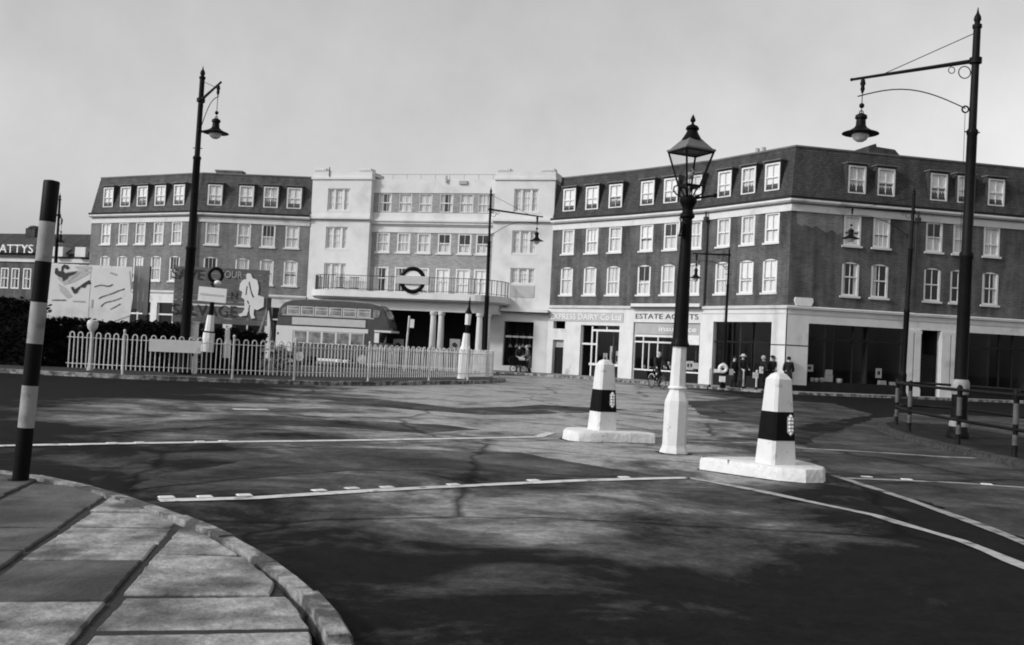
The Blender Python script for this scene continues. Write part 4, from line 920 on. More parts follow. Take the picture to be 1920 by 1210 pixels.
def gas_lamp():
    base = gr(1263,850); r = thing('gas_lamp', 'old gas lamp with black column, white painted base and glazed four sided lantern', 'street lamp', base, (0,.016,.42))
    def oct_(prof, name, m, n=8, parent=None, z=0): b = MB(); b.lathe(prof, n, (0,0,z), math.pi/8); return b.build(name, m, parent or r)
    oct_([(.235,0),(.225,.04),(.20,.10),(.192,.13),(.192,.78),(.188,.84),(.125,1.0),(.12,1.035)], 'lamp_base', M['chipwhite'])
    q = MB(); q.lathe([(.15,1.036),(.155,1.055),(.135,1.075)], 16); q.build('base_ring', M['whitepaint'], r, smooth=True)
    oct_([(.128,1.07),(.118,1.40),(.112,1.715)], 'lower_shaft', M['chipwhite'])
    q = MB(); q.lathe([(.15,1.716),(.16,1.735),(.135,1.79),(.125,1.86),(.117,2.2),(.095,3.2),(.084,3.79)], 16); q.build('column', M['black'], r, smooth=True)
    q = MB(); q.lathe([(.085,3.66),(.12,3.69),(.12,3.73),(.09,3.76),(.085,3.84),(.105,3.87),(.14,3.94),(.14,3.99),(.09,4.03),(.05,4.05)], 16); q.build('column_capital', M['black'], r, smooth=True)
    tj = MB(); tj.poly([((.29+rnd(-.05,.06))*math.cos(a), (.29+rnd(-.05,.06))*math.sin(a), .0065) for a in [k*math.pi/14 for k in range(28)]]); tj.build('contact_shade', M['joint'], r)  # dark ragged disc under the lamp foot, contact shade done as colour
    # ladder bar
    q = MB(); q.tube([(0,0,3.98),(.36,-.20,4.06)], [.02,.018], 8); q.ball((.37,-.21,4.065), .038); q.build('ladder_bar', M['black'], r, smooth=True)
    # scrolled frog brackets
    q = MB()
    for k in range(4):
        a = math.pi/4+k*math.pi/2; pts = []
        for (rr, z) in ((.05,4.0),(.12,4.02),(.20,4.06),(.25,4.12),(.245,4.18),(.20,4.205),(.165,4.19)): pts.append((rr*math.cos(a), rr*math.sin(a), z))
        q.tube(pts, .013, 6); q.tube([(.06*math.cos(a),.06*math.sin(a),4.0),(.10*math.cos(a),.10*math.sin(a),4.1),(.165*math.cos(a),.165*math.sin(a),4.215)], .012, 6)
    q.build('scroll_bracket', M['black'], r, smooth=True)
    # lantern
    zb, zt = 4.19, 4.755; wb, wt = .122, .262
    q = MB()
    for i in range(4):
        a = math.pi/4+i*math.pi/2; c_ = math.pi/4+(i+1)*math.pi/2; s2 = math.sqrt(2)
        A, B_ = Vector((wb*s2*math.cos(a), wb*s2*math.sin(a), zb)), Vector((wt*s2*math.cos(a), wt*s2*math.sin(a), zt)); A2, B2 = Vector((wb*s2*math.cos(c_), wb*s2*math.sin(c_), zb)), Vector((wt*s2*math.cos(c_), wt*s2*math.sin(c_), zt))
        q.bar(A, B_, .028); q.bar(A, A2, .034, .045); q.bar(B_, B2, .03, .04)
    lan = q.build('lantern', M['black'], r)
    for i in range(4):
        a = math.pi/4+i*math.pi/2; c_ = math.pi/4+(i+1)*math.pi/2; s2 = math.sqrt(2)*.985
        g = MB(); g.quad((wb*s2*math.cos(a),wb*s2*math.sin(a),zb),(wb*s2*math.cos(c_),wb*s2*math.sin(c_),zb),(wt*s2*math.cos(c_),wt*s2*math.sin(c_),zt),(wt*s2*math.cos(a),wt*s2*math.sin(a),zt)); g.build('pane', M['lampglass'], lan)
    q = MB(); s2 = math.sqrt(2); R0 = math.pi/4
    q.lathe([((wt+.022)*s2, zt+.0),((wt+.022)*s2, zt+.03),(wt*.94*s2, zt+.045),(.118*s2, zt+.20)], 4, rot=R0); q.build('lantern_roof', M['leadroof'], lan)
    q = MB(); q.lathe([(.15,zt+.185),(.165,zt+.195),(.15,zt+.215),(.10,zt+.30),(.078,zt+.36)], 16); q.lathe([(.105,zt+.36),(.11,zt+.375),(.09,zt+.415),(.04,zt+.44),(.022,zt+.455),(.02,zt+.475),(.042,zt+.50),(.045,zt+.52),(.028,zt+.56),(.004,zt+.61)], 16); q.build('lantern_chimney', M['black'], lan, smooth=True)
    q = MB(); q.tube([(0,0,zb-.15),(0,0,zb+.10)], .015, 6); q.lathe([(.03,0),(.06,.03),(.068,.06),(.05,.09),(.03,.11)], 12, (0,0,zb+.12)); q.tube([(.03,0,zb+.2),(.06,0,zb+.26),(.03,0,zb+.30)], .012, 6); q.build('gas_burner', M['greyiron'], lan, smooth=True)
    q = MB(); q.lathe([(.13,0),(.14,.01),(.05,.04),(.04,.02)], 16, (0,0,zt-.0)); q.build('reflector', M['whitepaint'], lan, smooth=True)
    # enamel plate on a bracket
    q = MB(); q.lathe([(.001,-.012),(.13,-.012),(.13,.012),(.001,.012)], 20); o = q.build('sign_plate', M['whitepaint'], r, (-.20,-.10,3.50)); o.rotation_euler = (math.pi/2,0,1.1)
    q2 = MB(); q2.torus((0,0,0), .135, .014, 'z', 24, 6); q2.build('plate_rim', M['black'], o)
    q3 = MB(); q3.box(-.085,.085,-.03,.03,.013,.016); q3.build('plate_bar', M['black'], o)
    q = MB(); q.tube([(0,0,3.62),(-.20,-.10,3.66)], .012, 6); q.tube([(0,0,3.40),(-.20,-.10,3.36)], .012, 6); q.build('plate_bracket', M['black'], r)
    for o in r.children:
        if o.name.split('.')[0] in ('column_capital','ladder_bar','scroll_bracket','lantern','sign_plate','plate_bracket'): o.location.z += .125
gas_lamp()

# striped post on the near pavement
def striped_post():
    b0 = gr(38,901,.12); top = at(97,341,b0.y); H = top.z-.12; lean = math.atan2(top.x-b0.x, H)
    r = thing('striped_post', 'tall black and white striped post leaning on the near pavement', 'post', (b0.x, b0.y, .115), (0, lean, 0))
    zs = [0,.178,.318,.458,.597,.733,.867,1.0]; L = H/math.cos(lean)
    for k in range(7):
        b = MB(); e = .0012 if k % 2 == 0 else 0; b.lathe([(.071+e, zs[k]*L), (.071+e, zs[k+1]*L)] + ([(.066, L+.012), (.02, L+.02)] if k == 6 else []), 20)
        b.build('black_band' if k % 2 == 0 else 'white_band', M['black'] if k % 2 == 0 else M['dullwhite'], r, smooth=True)
    b = MB(); b.lathe([(.11,-.01),(.11,.012),(.075,.02)], 16); b.build('foot_collar', M['black'], r)
striped_post()

# ------------------------------------------------------------------ tall electric lamp standards
def standard(label, base, H, za, tip, drop=1.1, shade=.42, banded=False, ztip=None, r0=.15, lean=0.0, brace=True, lamp=True, rtop=.075, dull=False):
    ir = M['iron']
    r = thing('lamp_standard', label, 'street lamp', base, (0, lean, 0), 'tall electric lamp standards'); B = Vector(base)
    T = Vector((tip[0]-B.x, tip[1]-B.y, (ztip or za))) if tip is not None else None
    if T is not None: T.x -= math.tan(lean)*T.z
    H -= B.z; za -= B.z
    q = MB(); q.lathe([(r0*1.75,0),(r0*1.75,.12),(r0*1.5,.16),(r0*1.38,.24)], 16); q.build('plinth', ir, r, smooth=True)
    if banded:
        q = MB(); q.lathe([(r0*1.42,.24),(r0*1.45,.30),(r0*1.3,.36)], 16); q.build('white_band', M['dullwhite'], r, smooth=True)
        q = MB(); q.lathe([(r0*1.25,.36),(r0*1.2,.92)], 16); q.build('base_drum', ir, r, smooth=True)
        q = MB(); q.lathe([(r0*1.24,.92),(r0*1.34,.96),(r0*1.34,1.18),(r0*1.12,1.24)], 16); q.build('white_band', M['dullwhite'], r, smooth=True)
        z0 = 1.24
    else:
        q = MB(); q.lathe([(r0*1.32,.24),(r0*1.25,1.0),(r0*1.38,1.05),(r0*1.05,1.2)], 16); q.build('base_drum', ir, r, smooth=True); z0 = 1.2
    k1, k2 = z0+(H-z0)*.33, z0+(H-z0)*.66; rm = lerp(r0, rtop, .5)
    q = MB(); q.lathe([(r0,z0),(r0*.95,k1-.06),(r0*1.08,k1-.03),(r0*1.08,k1+.05),(rm*1.06,k1+.10),(rm*.98,k2-.05),(rm*1.12,k2-.02),(rm*1.12,k2+.05),(rtop*1.1,k2+.1),(rtop,H-.45)], 16); q.build('shaft', ir, r, smooth=True)
    q = MB(); q.lathe([(rtop*1.3,H-.45),(rtop*1.3,H-.38),(rtop*.8,H-.36),(rtop*.75,H-.32),(rtop*1.05,H-.27),(rtop*.9,H-.2),(rtop*.35,H-.12),(.006,H)], 12); q.build('finial', ir, r, smooth=True)
    if T is None: return r
    T.z -= B.z; A = Vector((0,0,za)); d = (T-A); e = A.lerp(T, .96); n = Vector((d.x, d.y, 0)).normalized()
    q = MB(); q.tube([A, T], [.05,.032], 8); q.lathe([(rtop*1.7,-.06),(rtop*1.7,.06)], 12, (0,0,za)); q.ball(T, .04); q.build('arm', ir, r, smooth=True)
    L = d.length
    q = MB(); q.tube([(0,0,za+L*.22), A.lerp(T,.75)], .010, 5); q.build('stay_rod', ir, r)
    H_ = A.lerp(T, .90)
    if brace:
        P0 = Vector((0,0,za-L*.36))+n*.1; pts = []
        for k in range(13):
            t = k/12; x = lerp(.06, .94, t); z = lerp(-L*.36, -.42, t)+math.sin(math.pi*t)*L*.10+t*(d.z)
            pts.append(A+Vector((n.x*x*L, n.y*x*L, z)))
        q = MB(); q.tube(pts, .014, 6); q.torus(pts[0]+Vector((0,0,-.02)), .07, .018, 'y', 14, 6); q.tube([pts[0]+Vector((0,0,-.1)), Vector((n.x*.12,n.y*.12,2.2))], .006, 4); q.build('raising_gear', ir, r)
        q = MB(); q.torus(A+n*.22+Vector((0,0,-.22)), .13, .012, 'x' if abs(n.y) > abs(n.x) else 'y', 16, 5); q.torus(A+n*.5+Vector((0,0,-.13)), .07, .01, 'x' if abs(n.y) > abs(n.x) else 'y', 14, 5); q.build('scrollwork', ir, r)
    q = MB(); q.tube([(-.16,0,za-L*.55-.0),(.16,0,za-L*.55)], .016, 6); q.build('ladder_rest', ir, r)
    q = MB(); q.lathe([(.02,0),(.05,-.06),(.065,-.14),(.04,-.2),(.055,-.26),(.02,-.36)], 10, tuple(H_)); q.build('insulator', ir, r, smooth=True)
    # the hanging lamp
    Lz = H_.z-drop
    q = MB(); q.tube([H_+Vector((0,0,-.34)), Vector((H_.x,H_.y,Lz+.42))], .010, 6); q.ball((H_.x,H_.y,Lz+.66), .062); q.torus((H_.x,H_.y,Lz+.50), .045, .012, 'y', 12, 5); q.build('suspension', ir, r, smooth=True)
    q = MB(); s = shade; q.lathe([(s,0),(s*.98,.015),(s*.62,.07),(s*.36,.14),(s*.27,.20),(s*.25,.34),(s*.33,.36),(s*.31,.43),(s*.16,.47),(.02,.49)], 20); q.lathe([(s*.97,-.006),(s*.6,.045),(s*.3,.05),(.01,.06)], 20)
    sh = q.build('lamp_shade', ir, r, (H_.x, H_.y, Lz), smooth=True)
    q = MB(); q.lathe([(s*.44,.02),(s*.46,-.05),(s*.36,-.13),(s*.18,-.18),(.01,-.19)], 16); q.build('globe', M['bulb'] if not dull else M['lampglass'], sh, (0,0,0), smooth=True)
    return r
def std(label, bpx, Y, toppx, armpx, tippx, lamp_bottom, zb=.12, **k):
    """pixels measured on the photograph; the arm is level"""
    base = at(bpx[0], bpx[1], Y); base.z = zb; top = at(*toppx, Y); za = at(*armpx, Y).z
    d = ray(*tippx); kk = (za-EYE)/d.z; tip = Vector((d.x*kk, d.y*kk)); 
    H = top.z; lean = math.atan2(top.x-base.x, H-zb)
    zl = at(lamp_bottom[0], lamp_bottom[1], tip.y).z
    return standard(label, base, H, za, tip, drop=(za-zl), lean=lean, **k)
std('tall lamp standard behind the hoop railings, lamp hung over the island', (346,640), 34.9, (381,124), (373,188), (414,154), (402,246), shade=.43, r0=.165, rtop=.085)
std('lamp standard beside the station columns with arm over the shop', (908,690), 52.0, (921,350), (920,393), (1017,408), (1010,454), shade=.38, r0=.12, rtop=.06)
std('short slim lamp standard in front of the wide dark shop', (1355,725), 50.2, (1368,462), (1363,478), (1300,476), (1301,522), shade=.30, r0=.085, rtop=.05, banded=True)
std('lamp standard before the right hand shopfront with arm pointing left', (1691,735), 50.6, (1715,350), (1711,397), (1586,391), (1595,450), shade=.44, r0=.14, rtop=.075)
std('tallest lamp standard at the right, banded base inside the tubular guard rail', (1796,825), 21.6, (1834,14), (1829,114), (1597,151), (1607,256), shade=.42, r0=.135, rtop=.075, banded=True)
b0 = at(97,600,63); b0.z = .12; tp = at(113,362,63)
standard('slim lamp standard far behind the striped post', b0, tp.z, tp.z-1.4, Vector((b0.x-.8,b0.y+2.4)), drop=1.5, shade=.3, lean=math.atan2(tp.x-b0.x,tp.z), r0=.13, rtop=.07)

# ------------------------------------------------------------------ railed island on the left
def spline(P, per=14):
    P = [Vector((p[0],p[1],0)) for p in P]; out = []
    for i in range(len(P)-1):
        a = P[max(i-1,0)]; b_ = P[i]; c = P[i+1]; d = P[min(i+2,len(P)-1)]
        for k in range(per):
            t = k/per; out.append(.5*((2*b_)+(c-a)*t+(2*a-5*b_+4*c-d)*t*t+(3*b_-a-3*c+d)*t**3))
    out.append(P[-1]); return out
class Path:
    def __init__(s, P): 
        s.P = P; s.l = [0]
        for a, c in zip(P[:-1], P[1:]): s.l.append(s.l[-1]+(c-a).length)
        s.L = s.l[-1]
    def __call__(s, d):
        d = min(max(d, 0), s.L)
        for i in range(len(s.P)-1):
            if d <= s.l[i+1]: break
        t = (d-s.l[i])/max(1e-6, s.l[i+1]-s.l[i]); return s.P[i].lerp(s.P[i+1], t), (s.P[i+1]-s.P[i]).normalized()
fpath = Path(spline([(-14.25,32.6),(-11.9,32.6),(-9.4,33.5),(-7.2,34.6),(-5.2,36.7),(-3.25,40.1),(-1.75,43.2),(-.85,46.2),(-1.0,48.6),(-2.3,50.4),(-4.6,51.6),(-7.5,52.2)]))
isl = thing('railed_island', None, None, (-8,40,0)); tag(isl, kind='structure')
kp = [p+Vector((t.y, -t.x, 0))*.62 for p, t in [fpath(fpath.L*k/60) for k in range(61)]]
kp = [Vector((-40,33.6,0)), Vector((-25,32.6,0)), Vector((-18,32.1,0))]+kp+[Vector((-20,53,0))]
kerb_stones(kp, isl, w=.32, h=.13, step=.95, jit=.015)
b = MB(); lo_ = [Vector((p.x,p.y,.112)) for p in kp]+[Vector((-40,53,.112))]; tr = mg.tessellate_polygon([lo_]); b.add([tuple(v) for v in lo_], tr); b.build('island_soil', M['joint'], isl, world=True)
rail = thing('hoop_railing', 'long curved hoop topped railing round the traffic island', 'railing', (-8,40,.1))
hoop_w, RB = .145, .019
def hoop():
    b = MB(); pts = [(-hoop_w/2,0,.14),(-hoop_w/2,0,1.20)]+[(-hoop_w/2*math.cos(math.pi*k/7),0,1.20+hoop_w/2*math.sin(math.pi*k/7)*1.25) for k in range(1,7)]+[(hoop_w/2,0,1.20),(hoop_w/2,0,.14)]
    b.tube(pts, RB, 6); return b.mesh('hoop', M['palerail'], True)
M['palerail'] = mat('weathered_pale_rail_paint', .60, .7, .2, 4, dirt=.30, dirt_scale=1.5, dirt_lo=.5, dirt_hi=.75)
hm = hoop(); pitch = .29; n = int(fpath.L/pitch); base = wloc(rail)
for k in range(n):
    p, t = fpath((k+.5)*pitch); o = link('hoop', hm, rail, (p.x-base.x, p.y-base.y, .115-base.z), (rnd(-.02,.02), rnd(-.012,.012), math.atan2(t.y, t.x)))
npost = 0
for px in (232,437,552,692,805,878):
    best = min(range(400), key=lambda k: abs((lambda q: 960+1900*(q.x*math.cos(ROLL)/q.y)-0)(fpath(fpath.L*.75*k/400)[0])-px+((620-px)*0)))
    # choose the path point whose pixel column is nearest
    def col(q):
        v = Vector((q.x, q.y, .7-EYE)); return 960+F*v.dot(_cx)/v.dot(_F)
    best = min(range(400), key=lambda k: abs(col(fpath(fpath.L*.72*k/400)[0])-px)); p, t = fpath(fpath.L*.72*best/400)
    q = MB(); q.lathe([(.04,-.1),(.034,1.36),(.045,1.38),(.045,1.41),(.02,1.45)], 10); q.build('post', M['palerail'], rail, (p.x-base.x, p.y-base.y, .115-base.z), smooth=True)
for z in (.28, 1.12):
    m_ = 6
    for k in range(m_):
        b = MB(); b.tube([tuple(fpath(fpath.L*(k+j/14)/m_)[0]+Vector((0,0,z+.115))) for j in range(15)], .014, 5); b.build('rail', M['palerail'], rail, world=True)
# hedges behind
def leaf_mass(name, m, vol, n, size, parent, seed=1, flat=.5):
    """vol(): random point; many small leaf faces in one mesh"""
    rg = random.Random(seed); b = MB()
    for k in range(n):
        c = vol(rg); s = size*rg.uniform(.6,1.4); a = rg.uniform(0, 6.283); t = rg.uniform(-.9,.9); u = Vector((math.cos(a), math.sin(a), rg.uniform(-.4,.4)))*s; v = Vector((-math.sin(a)*math.sin(t), math.cos(a)*math.sin(t), math.cos(t)))*s*flat
        b.add([c-u, c+v*.9, c+u, c-v], [(0,1,2,3)])
    o = b.build(name, m, parent, world=True); o['kind'] = 'stuff'; return o
def hedge(label, x0, x1, y0, y1, h, n, seed, group=None):
    r = thing('hedge', label, 'hedge', ((x0+x1)/2,(y0+y1)/2,.11), group=group)
    b = MB(); b.box(x0+.12,x1-.12,y0+.12,y1-.12,.0,h-.12); b.build('inner_twigs', M['hedgecore'], r, world=True)
    def vol(rg):
        x, y, z = rg.uniform(x0,x1), rg.uniform(y0,y1), rg.uniform(.1,h); k = rg.random()
        if k < .55: y = y0+abs(rg.gauss(0,.08))-.04
        elif k < .85: z = h+rg.gauss(0,.07)+.05*math.sin(x*2.1+seed)
        elif k < .92: x = x0 if rg.random() < .5 else x1
        return Vector((x, y, z))
    leaf_mass('foliage', M['hedge'], vol, n, .085, r, seed)
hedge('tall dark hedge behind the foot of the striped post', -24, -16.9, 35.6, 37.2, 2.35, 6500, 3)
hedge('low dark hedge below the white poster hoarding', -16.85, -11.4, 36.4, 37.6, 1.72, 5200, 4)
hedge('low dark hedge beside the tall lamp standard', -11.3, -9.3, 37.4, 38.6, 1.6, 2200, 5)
def shrub(label, c, rad, h, seed):
    r = thing('flowering_shrub', label, 'shrub', (c[0],c[1],.11), group='pale flowering shrubs behind the railing')
    b = MB(); rg = random.Random(seed)
    for k in range(7): a = rg.uniform(0,6.28); b.tube([(c[0],c[1],.1),(c[0]+math.cos(a)*rad*.4,c[1]+math.sin(a)*rad*.4,h*.6),(c[0]+math.cos(a)*rad*.8,c[1]+math.sin(a)*rad*.8,h*.95)], [.02,.014,.006], 5)
    b.build('stems', M['timber'], r, world=True)
    def vol(rg):
        while True:
            v = Vector((rg.uniform(-1,1), rg.uniform(-1,1), rg.uniform(-1,1)))
            if .45 < v.length < 1: break
        return Vector((c[0]+v.x*rad, c[1]+v.y*rad, .12+h*.55+v.z*h*.47))
    leaf_mass('foliage', M['leaf'], vol, 900, .05, r, seed); leaf_mass('blossom', M['blossom'], vol, 420, .055, r, seed+9, .9)
for k, (px, lab) in enumerate([(413,'pale flowering shrub left of the small white bollard'),(447,'pale flowering shrub right of the small white bollard'),(473,'pale flowering shrub below the walking figure poster'),(527,'small pale shrub by the timber frame')]):
    p = at(px, 660, 38.2+.3*k); shrub(lab, (p.x, p.y), .42 if k < 3 else .28, 1.45 if k < 3 else 1.15, 20+k)

# ------------------------------------------------------------------ hoardings
def stroke(pts, w, y):
    b = MB()
    if len(pts) > 2: pts = [(q.x, q.y) for q in spline([(p[0],p[1]) for p in pts], 6)]
    nb = len(pts)
    for (a, c) in zip(pts[:-1], pts[1:]):
        a_ = Vector((a[0],0,a[1])); c_ = Vector((c[0],0,c[1])); d = (c_-a_).normalized(); n_ = Vector((-d.z,0,d.x))*w/2*rnd(.75,1.15); e = d*w*.3
        b.quad(tuple(a_-e-n_+Vector((0,y,0))), tuple(c_+e-n_+Vector((0,y,0))), tuple(c_+e+n_+Vector((0,y,0))), tuple(a_-e+n_+Vector((0,y,0))))
    return b
def hoarding_px(Y, x0, y0, x1, y1): 
    a = at(x0, y1, Y); c = at(x1, y0, Y); return a, c
Y1 = 40.2; hx0, hx1 = at(84,600,Y1).x, at(243,600,Y1).x; hz0, hz1 = at(85,598,Y1).z, at(90,492,Y1).z-.02
h1 = thing('poster_hoarding', 'white poster hoarding with brush lettering behind the low hedge', 'billboard', (hx0, Y1, 0))
W1 = hx1-hx0; Hh = hz1-hz0
pw = W1/8
for k in range(8): b = MB(); b.box(pw*k+.008, pw*(k+1)-.008, 0.0, .04, hz0+rnd(-.03,.03), hz1+rnd(-.02,.02)); b.build('board', M['poster'], h1)
b = MB(); b.prism_xz([(W1*.52,hz0-.12),(W1*.80,hz0+.02),(W1+.02,hz0+.30),(W1+.06,hz0+.8),(W1-.12,hz1-.16),(W1-.3,hz1-.05),(W1*.52,hz1-.12)], -.022, -.006); b.build('poster', M['poster'], h1)
b = MB(); b.box(.06,W1*.51,-.018,-.004,hz0+.1,hz1-.05); b.build('poster', M['poster'], h1)
px_ = lambda x, y: (at(x,y,Y1).x-hx0, at(x,y,Y1).z)
def blot(pts, m, y, name):
    P = [px_(*p) for p in pts]; v = [Vector((u, y, z)) for u, z in P]; b = MB()
    if sum(P[k][0]*P[(k+1)%len(P)][1]-P[(k+1)%len(P)][0]*P[k][1] for k in range(len(P))) < 0: P = P[::-1]
    b.prism_xz(P, y, y+.004); b.build(name, m, h1)
blot([(108,522),(122,510),(152,507),(172,509),(164,516),(140,529),(121,535)], M['palecloth'], -.026, 'tone_patch'); blot([(110,532),(124,540),(136,556),(127,560),(114,548)], M['palecloth'], -.026, 'tone_patch'); blot([(140,500),(165,498),(176,503),(160,507),(146,505)], M['palecloth'], -.026, 'tone_patch')
blot([(103,513),(104,504),(108,502),(110,508),(115,509),(116,500),(121,496),(128,498),(131,503),(126,506),(121,502),(119,508),(123,513),(132,511),(146,509),(141,514),(130,519),(126,524),(119,528),(117,521),(110,519)], M['letter'], -.032, 'brush_stroke')
blot([(133,539),(138,538),(141,543),(145,540),(150,537),(158,531),(168,525),(172,532),(163,534),(160,540),(152,539),(148,544),(145,550),(139,551)], M['letter'], -.032, 'brush_stroke')
blot([(143,512),(152,511),(148,515),(138,523),(131,527),(136,520)], M['signgrey'], -.030, 'brush_stroke'); blot([(128,528),(133,526),(130,531)], M['signgrey'], -.030, 'brush_stroke'); blot([(158,508),(166,506),(162,510)], M['signgrey'], -.030, 'brush_stroke')
for k in range(15):
    x = 96+k*5+rnd(-1,1); hgt = rnd(2,8); blot([(x-1.2,598.5+k*.2),(x+1.2,598.5+k*.2),(x+rnd(-.6,.6),598-hgt+k*.2)], M['signgrey'], -.028, 'grass_print')
thin = [([(178,538),(190,535),(203,537),(212,534)],.05),([(186,560),(194,556),(210,551),(222,546),(234,542)],.05),([(190,575),(198,568),(214,564),(228,559)],.05),([(208,580),(218,575),(226,570)],.045),([(98,563),(112,563),(124,563)],.05),([(138,565),(160,566)],.05),([(174,563),(173,577)],.07),([(208,512),(220,516)],.06)]
for pts, w in thin: stroke([px_(*p) for p in pts], w, -.030).build('script_line', M['signgrey'], h1)
for k in range(4): b = MB(); x = W1*(.08+.28*k); b.box(x-.06,x+.06,.05,.17,.1,hz1-.1); b.build('post', M['timber'], h1); 
b = MB(); b.box(0,W1,.045,.10,hz0+.2,hz0+.32); b.box(0,W1,.045,.10,hz1-.4,hz1-.28); b.build('crossbeam', M['timber'], h1)
# pale side panel, slightly turned
p0 = at(246,600,Y1+.3); sp_ = thing('side_hoarding', 'plain pale panel standing right of the white poster hoarding', 'billboard', (p0.x, p0.y, 0), .25)
z0_, z1_ = at(250,595,Y1).z, at(255,497,Y1).z
for k in range(3): b = MB(); b.box(.2*k, .2*k+.19, 0, .04, z0_+.35*(1-k/3), z1_+rnd(-.01,.01)); b.build('board', M['signgrey'], sp_)
b = MB(); b.box(.56,.64,.05,.13,.1,z1_); b.build('post', M['timber'], sp_)
# salvage hoarding
Y2 = 43.0; a, c = at(322,612,Y2), at(507,508,Y2); W2 = c.x-a.x; sz0, sz1 = at(415,608,Y2).z, at(415,503,Y2).z
h2 = thing('salvage_hoarding', 'dark salvage hoarding with a white cut out walking figure', 'billboard', (a.x, Y2, 0), -.03)
n = 10
for k in range(n): b = MB(); zz = sz0+(sz1-sz0)*k/n; b.box(0, W2, 0, .04, zz+.006, zz+(sz1-sz0)/n-.006); b.build('board', M['hoard'], h2)
p2 = lambda x, y: (at(x,y,Y2).x-a.x, at(x,y,Y2).z)
u, z = p2(352,515); text('SAVE', .62, h2, (u,-.02,z), 0, fit=1.35, depth=.02)
u, z = p2(434,516); text('YOUR', .42, h2, (u,-.02,z), 0, m=M['signgrey'], fit=1.0, depth=.02)
u, z = p2(384,583); text('SALVAGE', .66, h2, (u,-.02,z), 0, fit=2.75, depth=.02)
u, z = p2(440,555); text('N', .42, h2, (u,-.02,z), 0, depth=.02)
b = MB(); u0, z0 = p2(345,553); u1, z1 = p2(462,569); b.box(u0,u1,-.015,-.004,z0-.42,z0-.36); b.build('paper_strip', M['poster'], h2)
fig = [p2(x,y) for x, y in [(466,513),(472,514),(475,522),(484,526),(487,540),(485,554),(497,558),(496,576),(484,582),(478,580),(477,590),(480,597),(473,598),(470,588),(470,580),(466,586),(464,592),(452,594),(448,590),(456,587),(460,580),(460,562),(454,558),(456,548),(450,544),(452,532),(458,525),(464,524),(463,517)]]
b = MB(); b.prism_xz(fig[::-1], -.05, -.012); b.build('cut_out_figure', M['poster'], h2)
for pts in ([(465,538),(463,553)],[(469,530),(473,548),(477,558)],[(466,565),(468,570)],[(470,573),(468,582)]): stroke([p2(*q) for q in pts], .055, -.053).build('ink_line', M['letter'], h2)
for k in range(4): b = MB(); x = W2*(.05+.3*k); b.box(x-.07,x+.07,.05,.19,.1,sz1-.05); b.build('post', M['timber'], h2)
b = MB(); b.box(0.05,W2-.05,.045,.05+.06,.3,sz0-.25); b.build('lower_boarding', M['hoardlow'] if 'hoardlow' in M else M['hoard'], h2)
# timber raking frame
t0 = at(505,566,40.0); ft = thing('timber_strut', 'dark timber A frame strutting the end of the salvage hoarding', 'frame', (t0.x, 40.0, .1))
for dx, dy, m_ in ((-.55,.0,M['palewood']),(.36,.0,M['timber'])): b = MB(); b.bar((0,0,t0.z-.15),(dx*1.35,dy,0), .085); b.build('raking_leg', m_, ft)
b = MB(); b.box(-.07,.07,-.06,.06,t0.z-.45,t0.z+.05); b.build('head_post', M['timber'], ft)
b = MB(); b.box(-.21,-.17,.05,.09,0,t0.z-.75); b.box(.17,.21,.05,.09,0,t0.z-.9); b.build('upright', M['palewood'], ft)
b = MB(); b.bar((-.42,-.07,.95),(.3,-.07,.95), .06); b.build('tie_beam', M['palewood'], ft)

# ------------------------------------------------------------------ signs and posts on the island
YB = 36.2
def pz(x, y, Y=YB): return at(x, y, Y)
bp_ = at(386,660,YB); bp = thing('island_beacon', 'white and black guide post carrying a black ring and a white sign plate', 'sign post', (bp_.x, YB, .11), (0,.05,0))
zz = lambda y: pz(390,y).z-.11
b = MB(); b.lathe([(.18,0),(.18,zz(660))], 8, rot=math.pi/8); b.build('black_foot', M['black'], bp)
b = MB(); b.lathe([(.225,zz(660)),(.20,zz(624))], 8, rot=math.pi/8); b.build('lower_drum', M['whitepaint'], bp)
b = MB(); b.lathe([(.165,zz(621)),(.12,zz(591))], 8, rot=math.pi/8); b.build('upper_drum', M['whitepaint'], bp)
b = MB(); b.lathe([(.15,zz(624)),(.15,zz(621))], 8, rot=math.pi/8); b.build('black_joint', M['black'], bp)
b = MB(); b.lathe([(.085,zz(591)),(.08,zz(566))], 10); b.build('black_neck', M['black'], bp)
b = MB(); b.box(-.50,.50,-.10,-.06,zz(566),zz(539)); b.box(-.08,.08,-.06,.06,zz(566),zz(539)); b.build('sign_plate', M['whitepaint'], bp)
b = MB(); b.box(-.43,.43,-.108,-.101,zz(553)-.035,zz(553)+.035); b.build('sign_stripe', M['palecloth'], bp)
b = MB(); b.bar((.02,0,zz(540)),(-.10,0,zz(531)), .07); b.build('black_crank', M['black'], bp)
b = MB(); b.ball((.13,-.02,zz(529)), .13, 12, 8, .7); b.build('lamp_hood', M['whitepaint'], bp, smooth=True)
b = MB(); b.torus((.02,0,zz(515)), .235, .065, 'y', 28, 8); b.build('ring', M['black'], bp, smooth=True)
p = at(352,650,34.0); d_ = thing('direction_board', 'long white direction board fixed to the hoop railing', 'sign', (p.x, 32.80, pz(350,662,32.8).z), .30)
b = MB(); b.box(-.82,.78,-.05,-.0,.0,.40); b.build('board', M['whitepaint'], d_)
b = MB(); b.box(-.6,-.54,0,.07,-.1,.42); b.box(.5,.56,0,.07,-.1,.42); b.build('bracket', M['black'], d_)
p = at(357,640,35.2); bx = thing('control_box', 'white painted cabinet behind the railing, left of the ringed post', 'cabinet', (p.x, 35.2, .11))
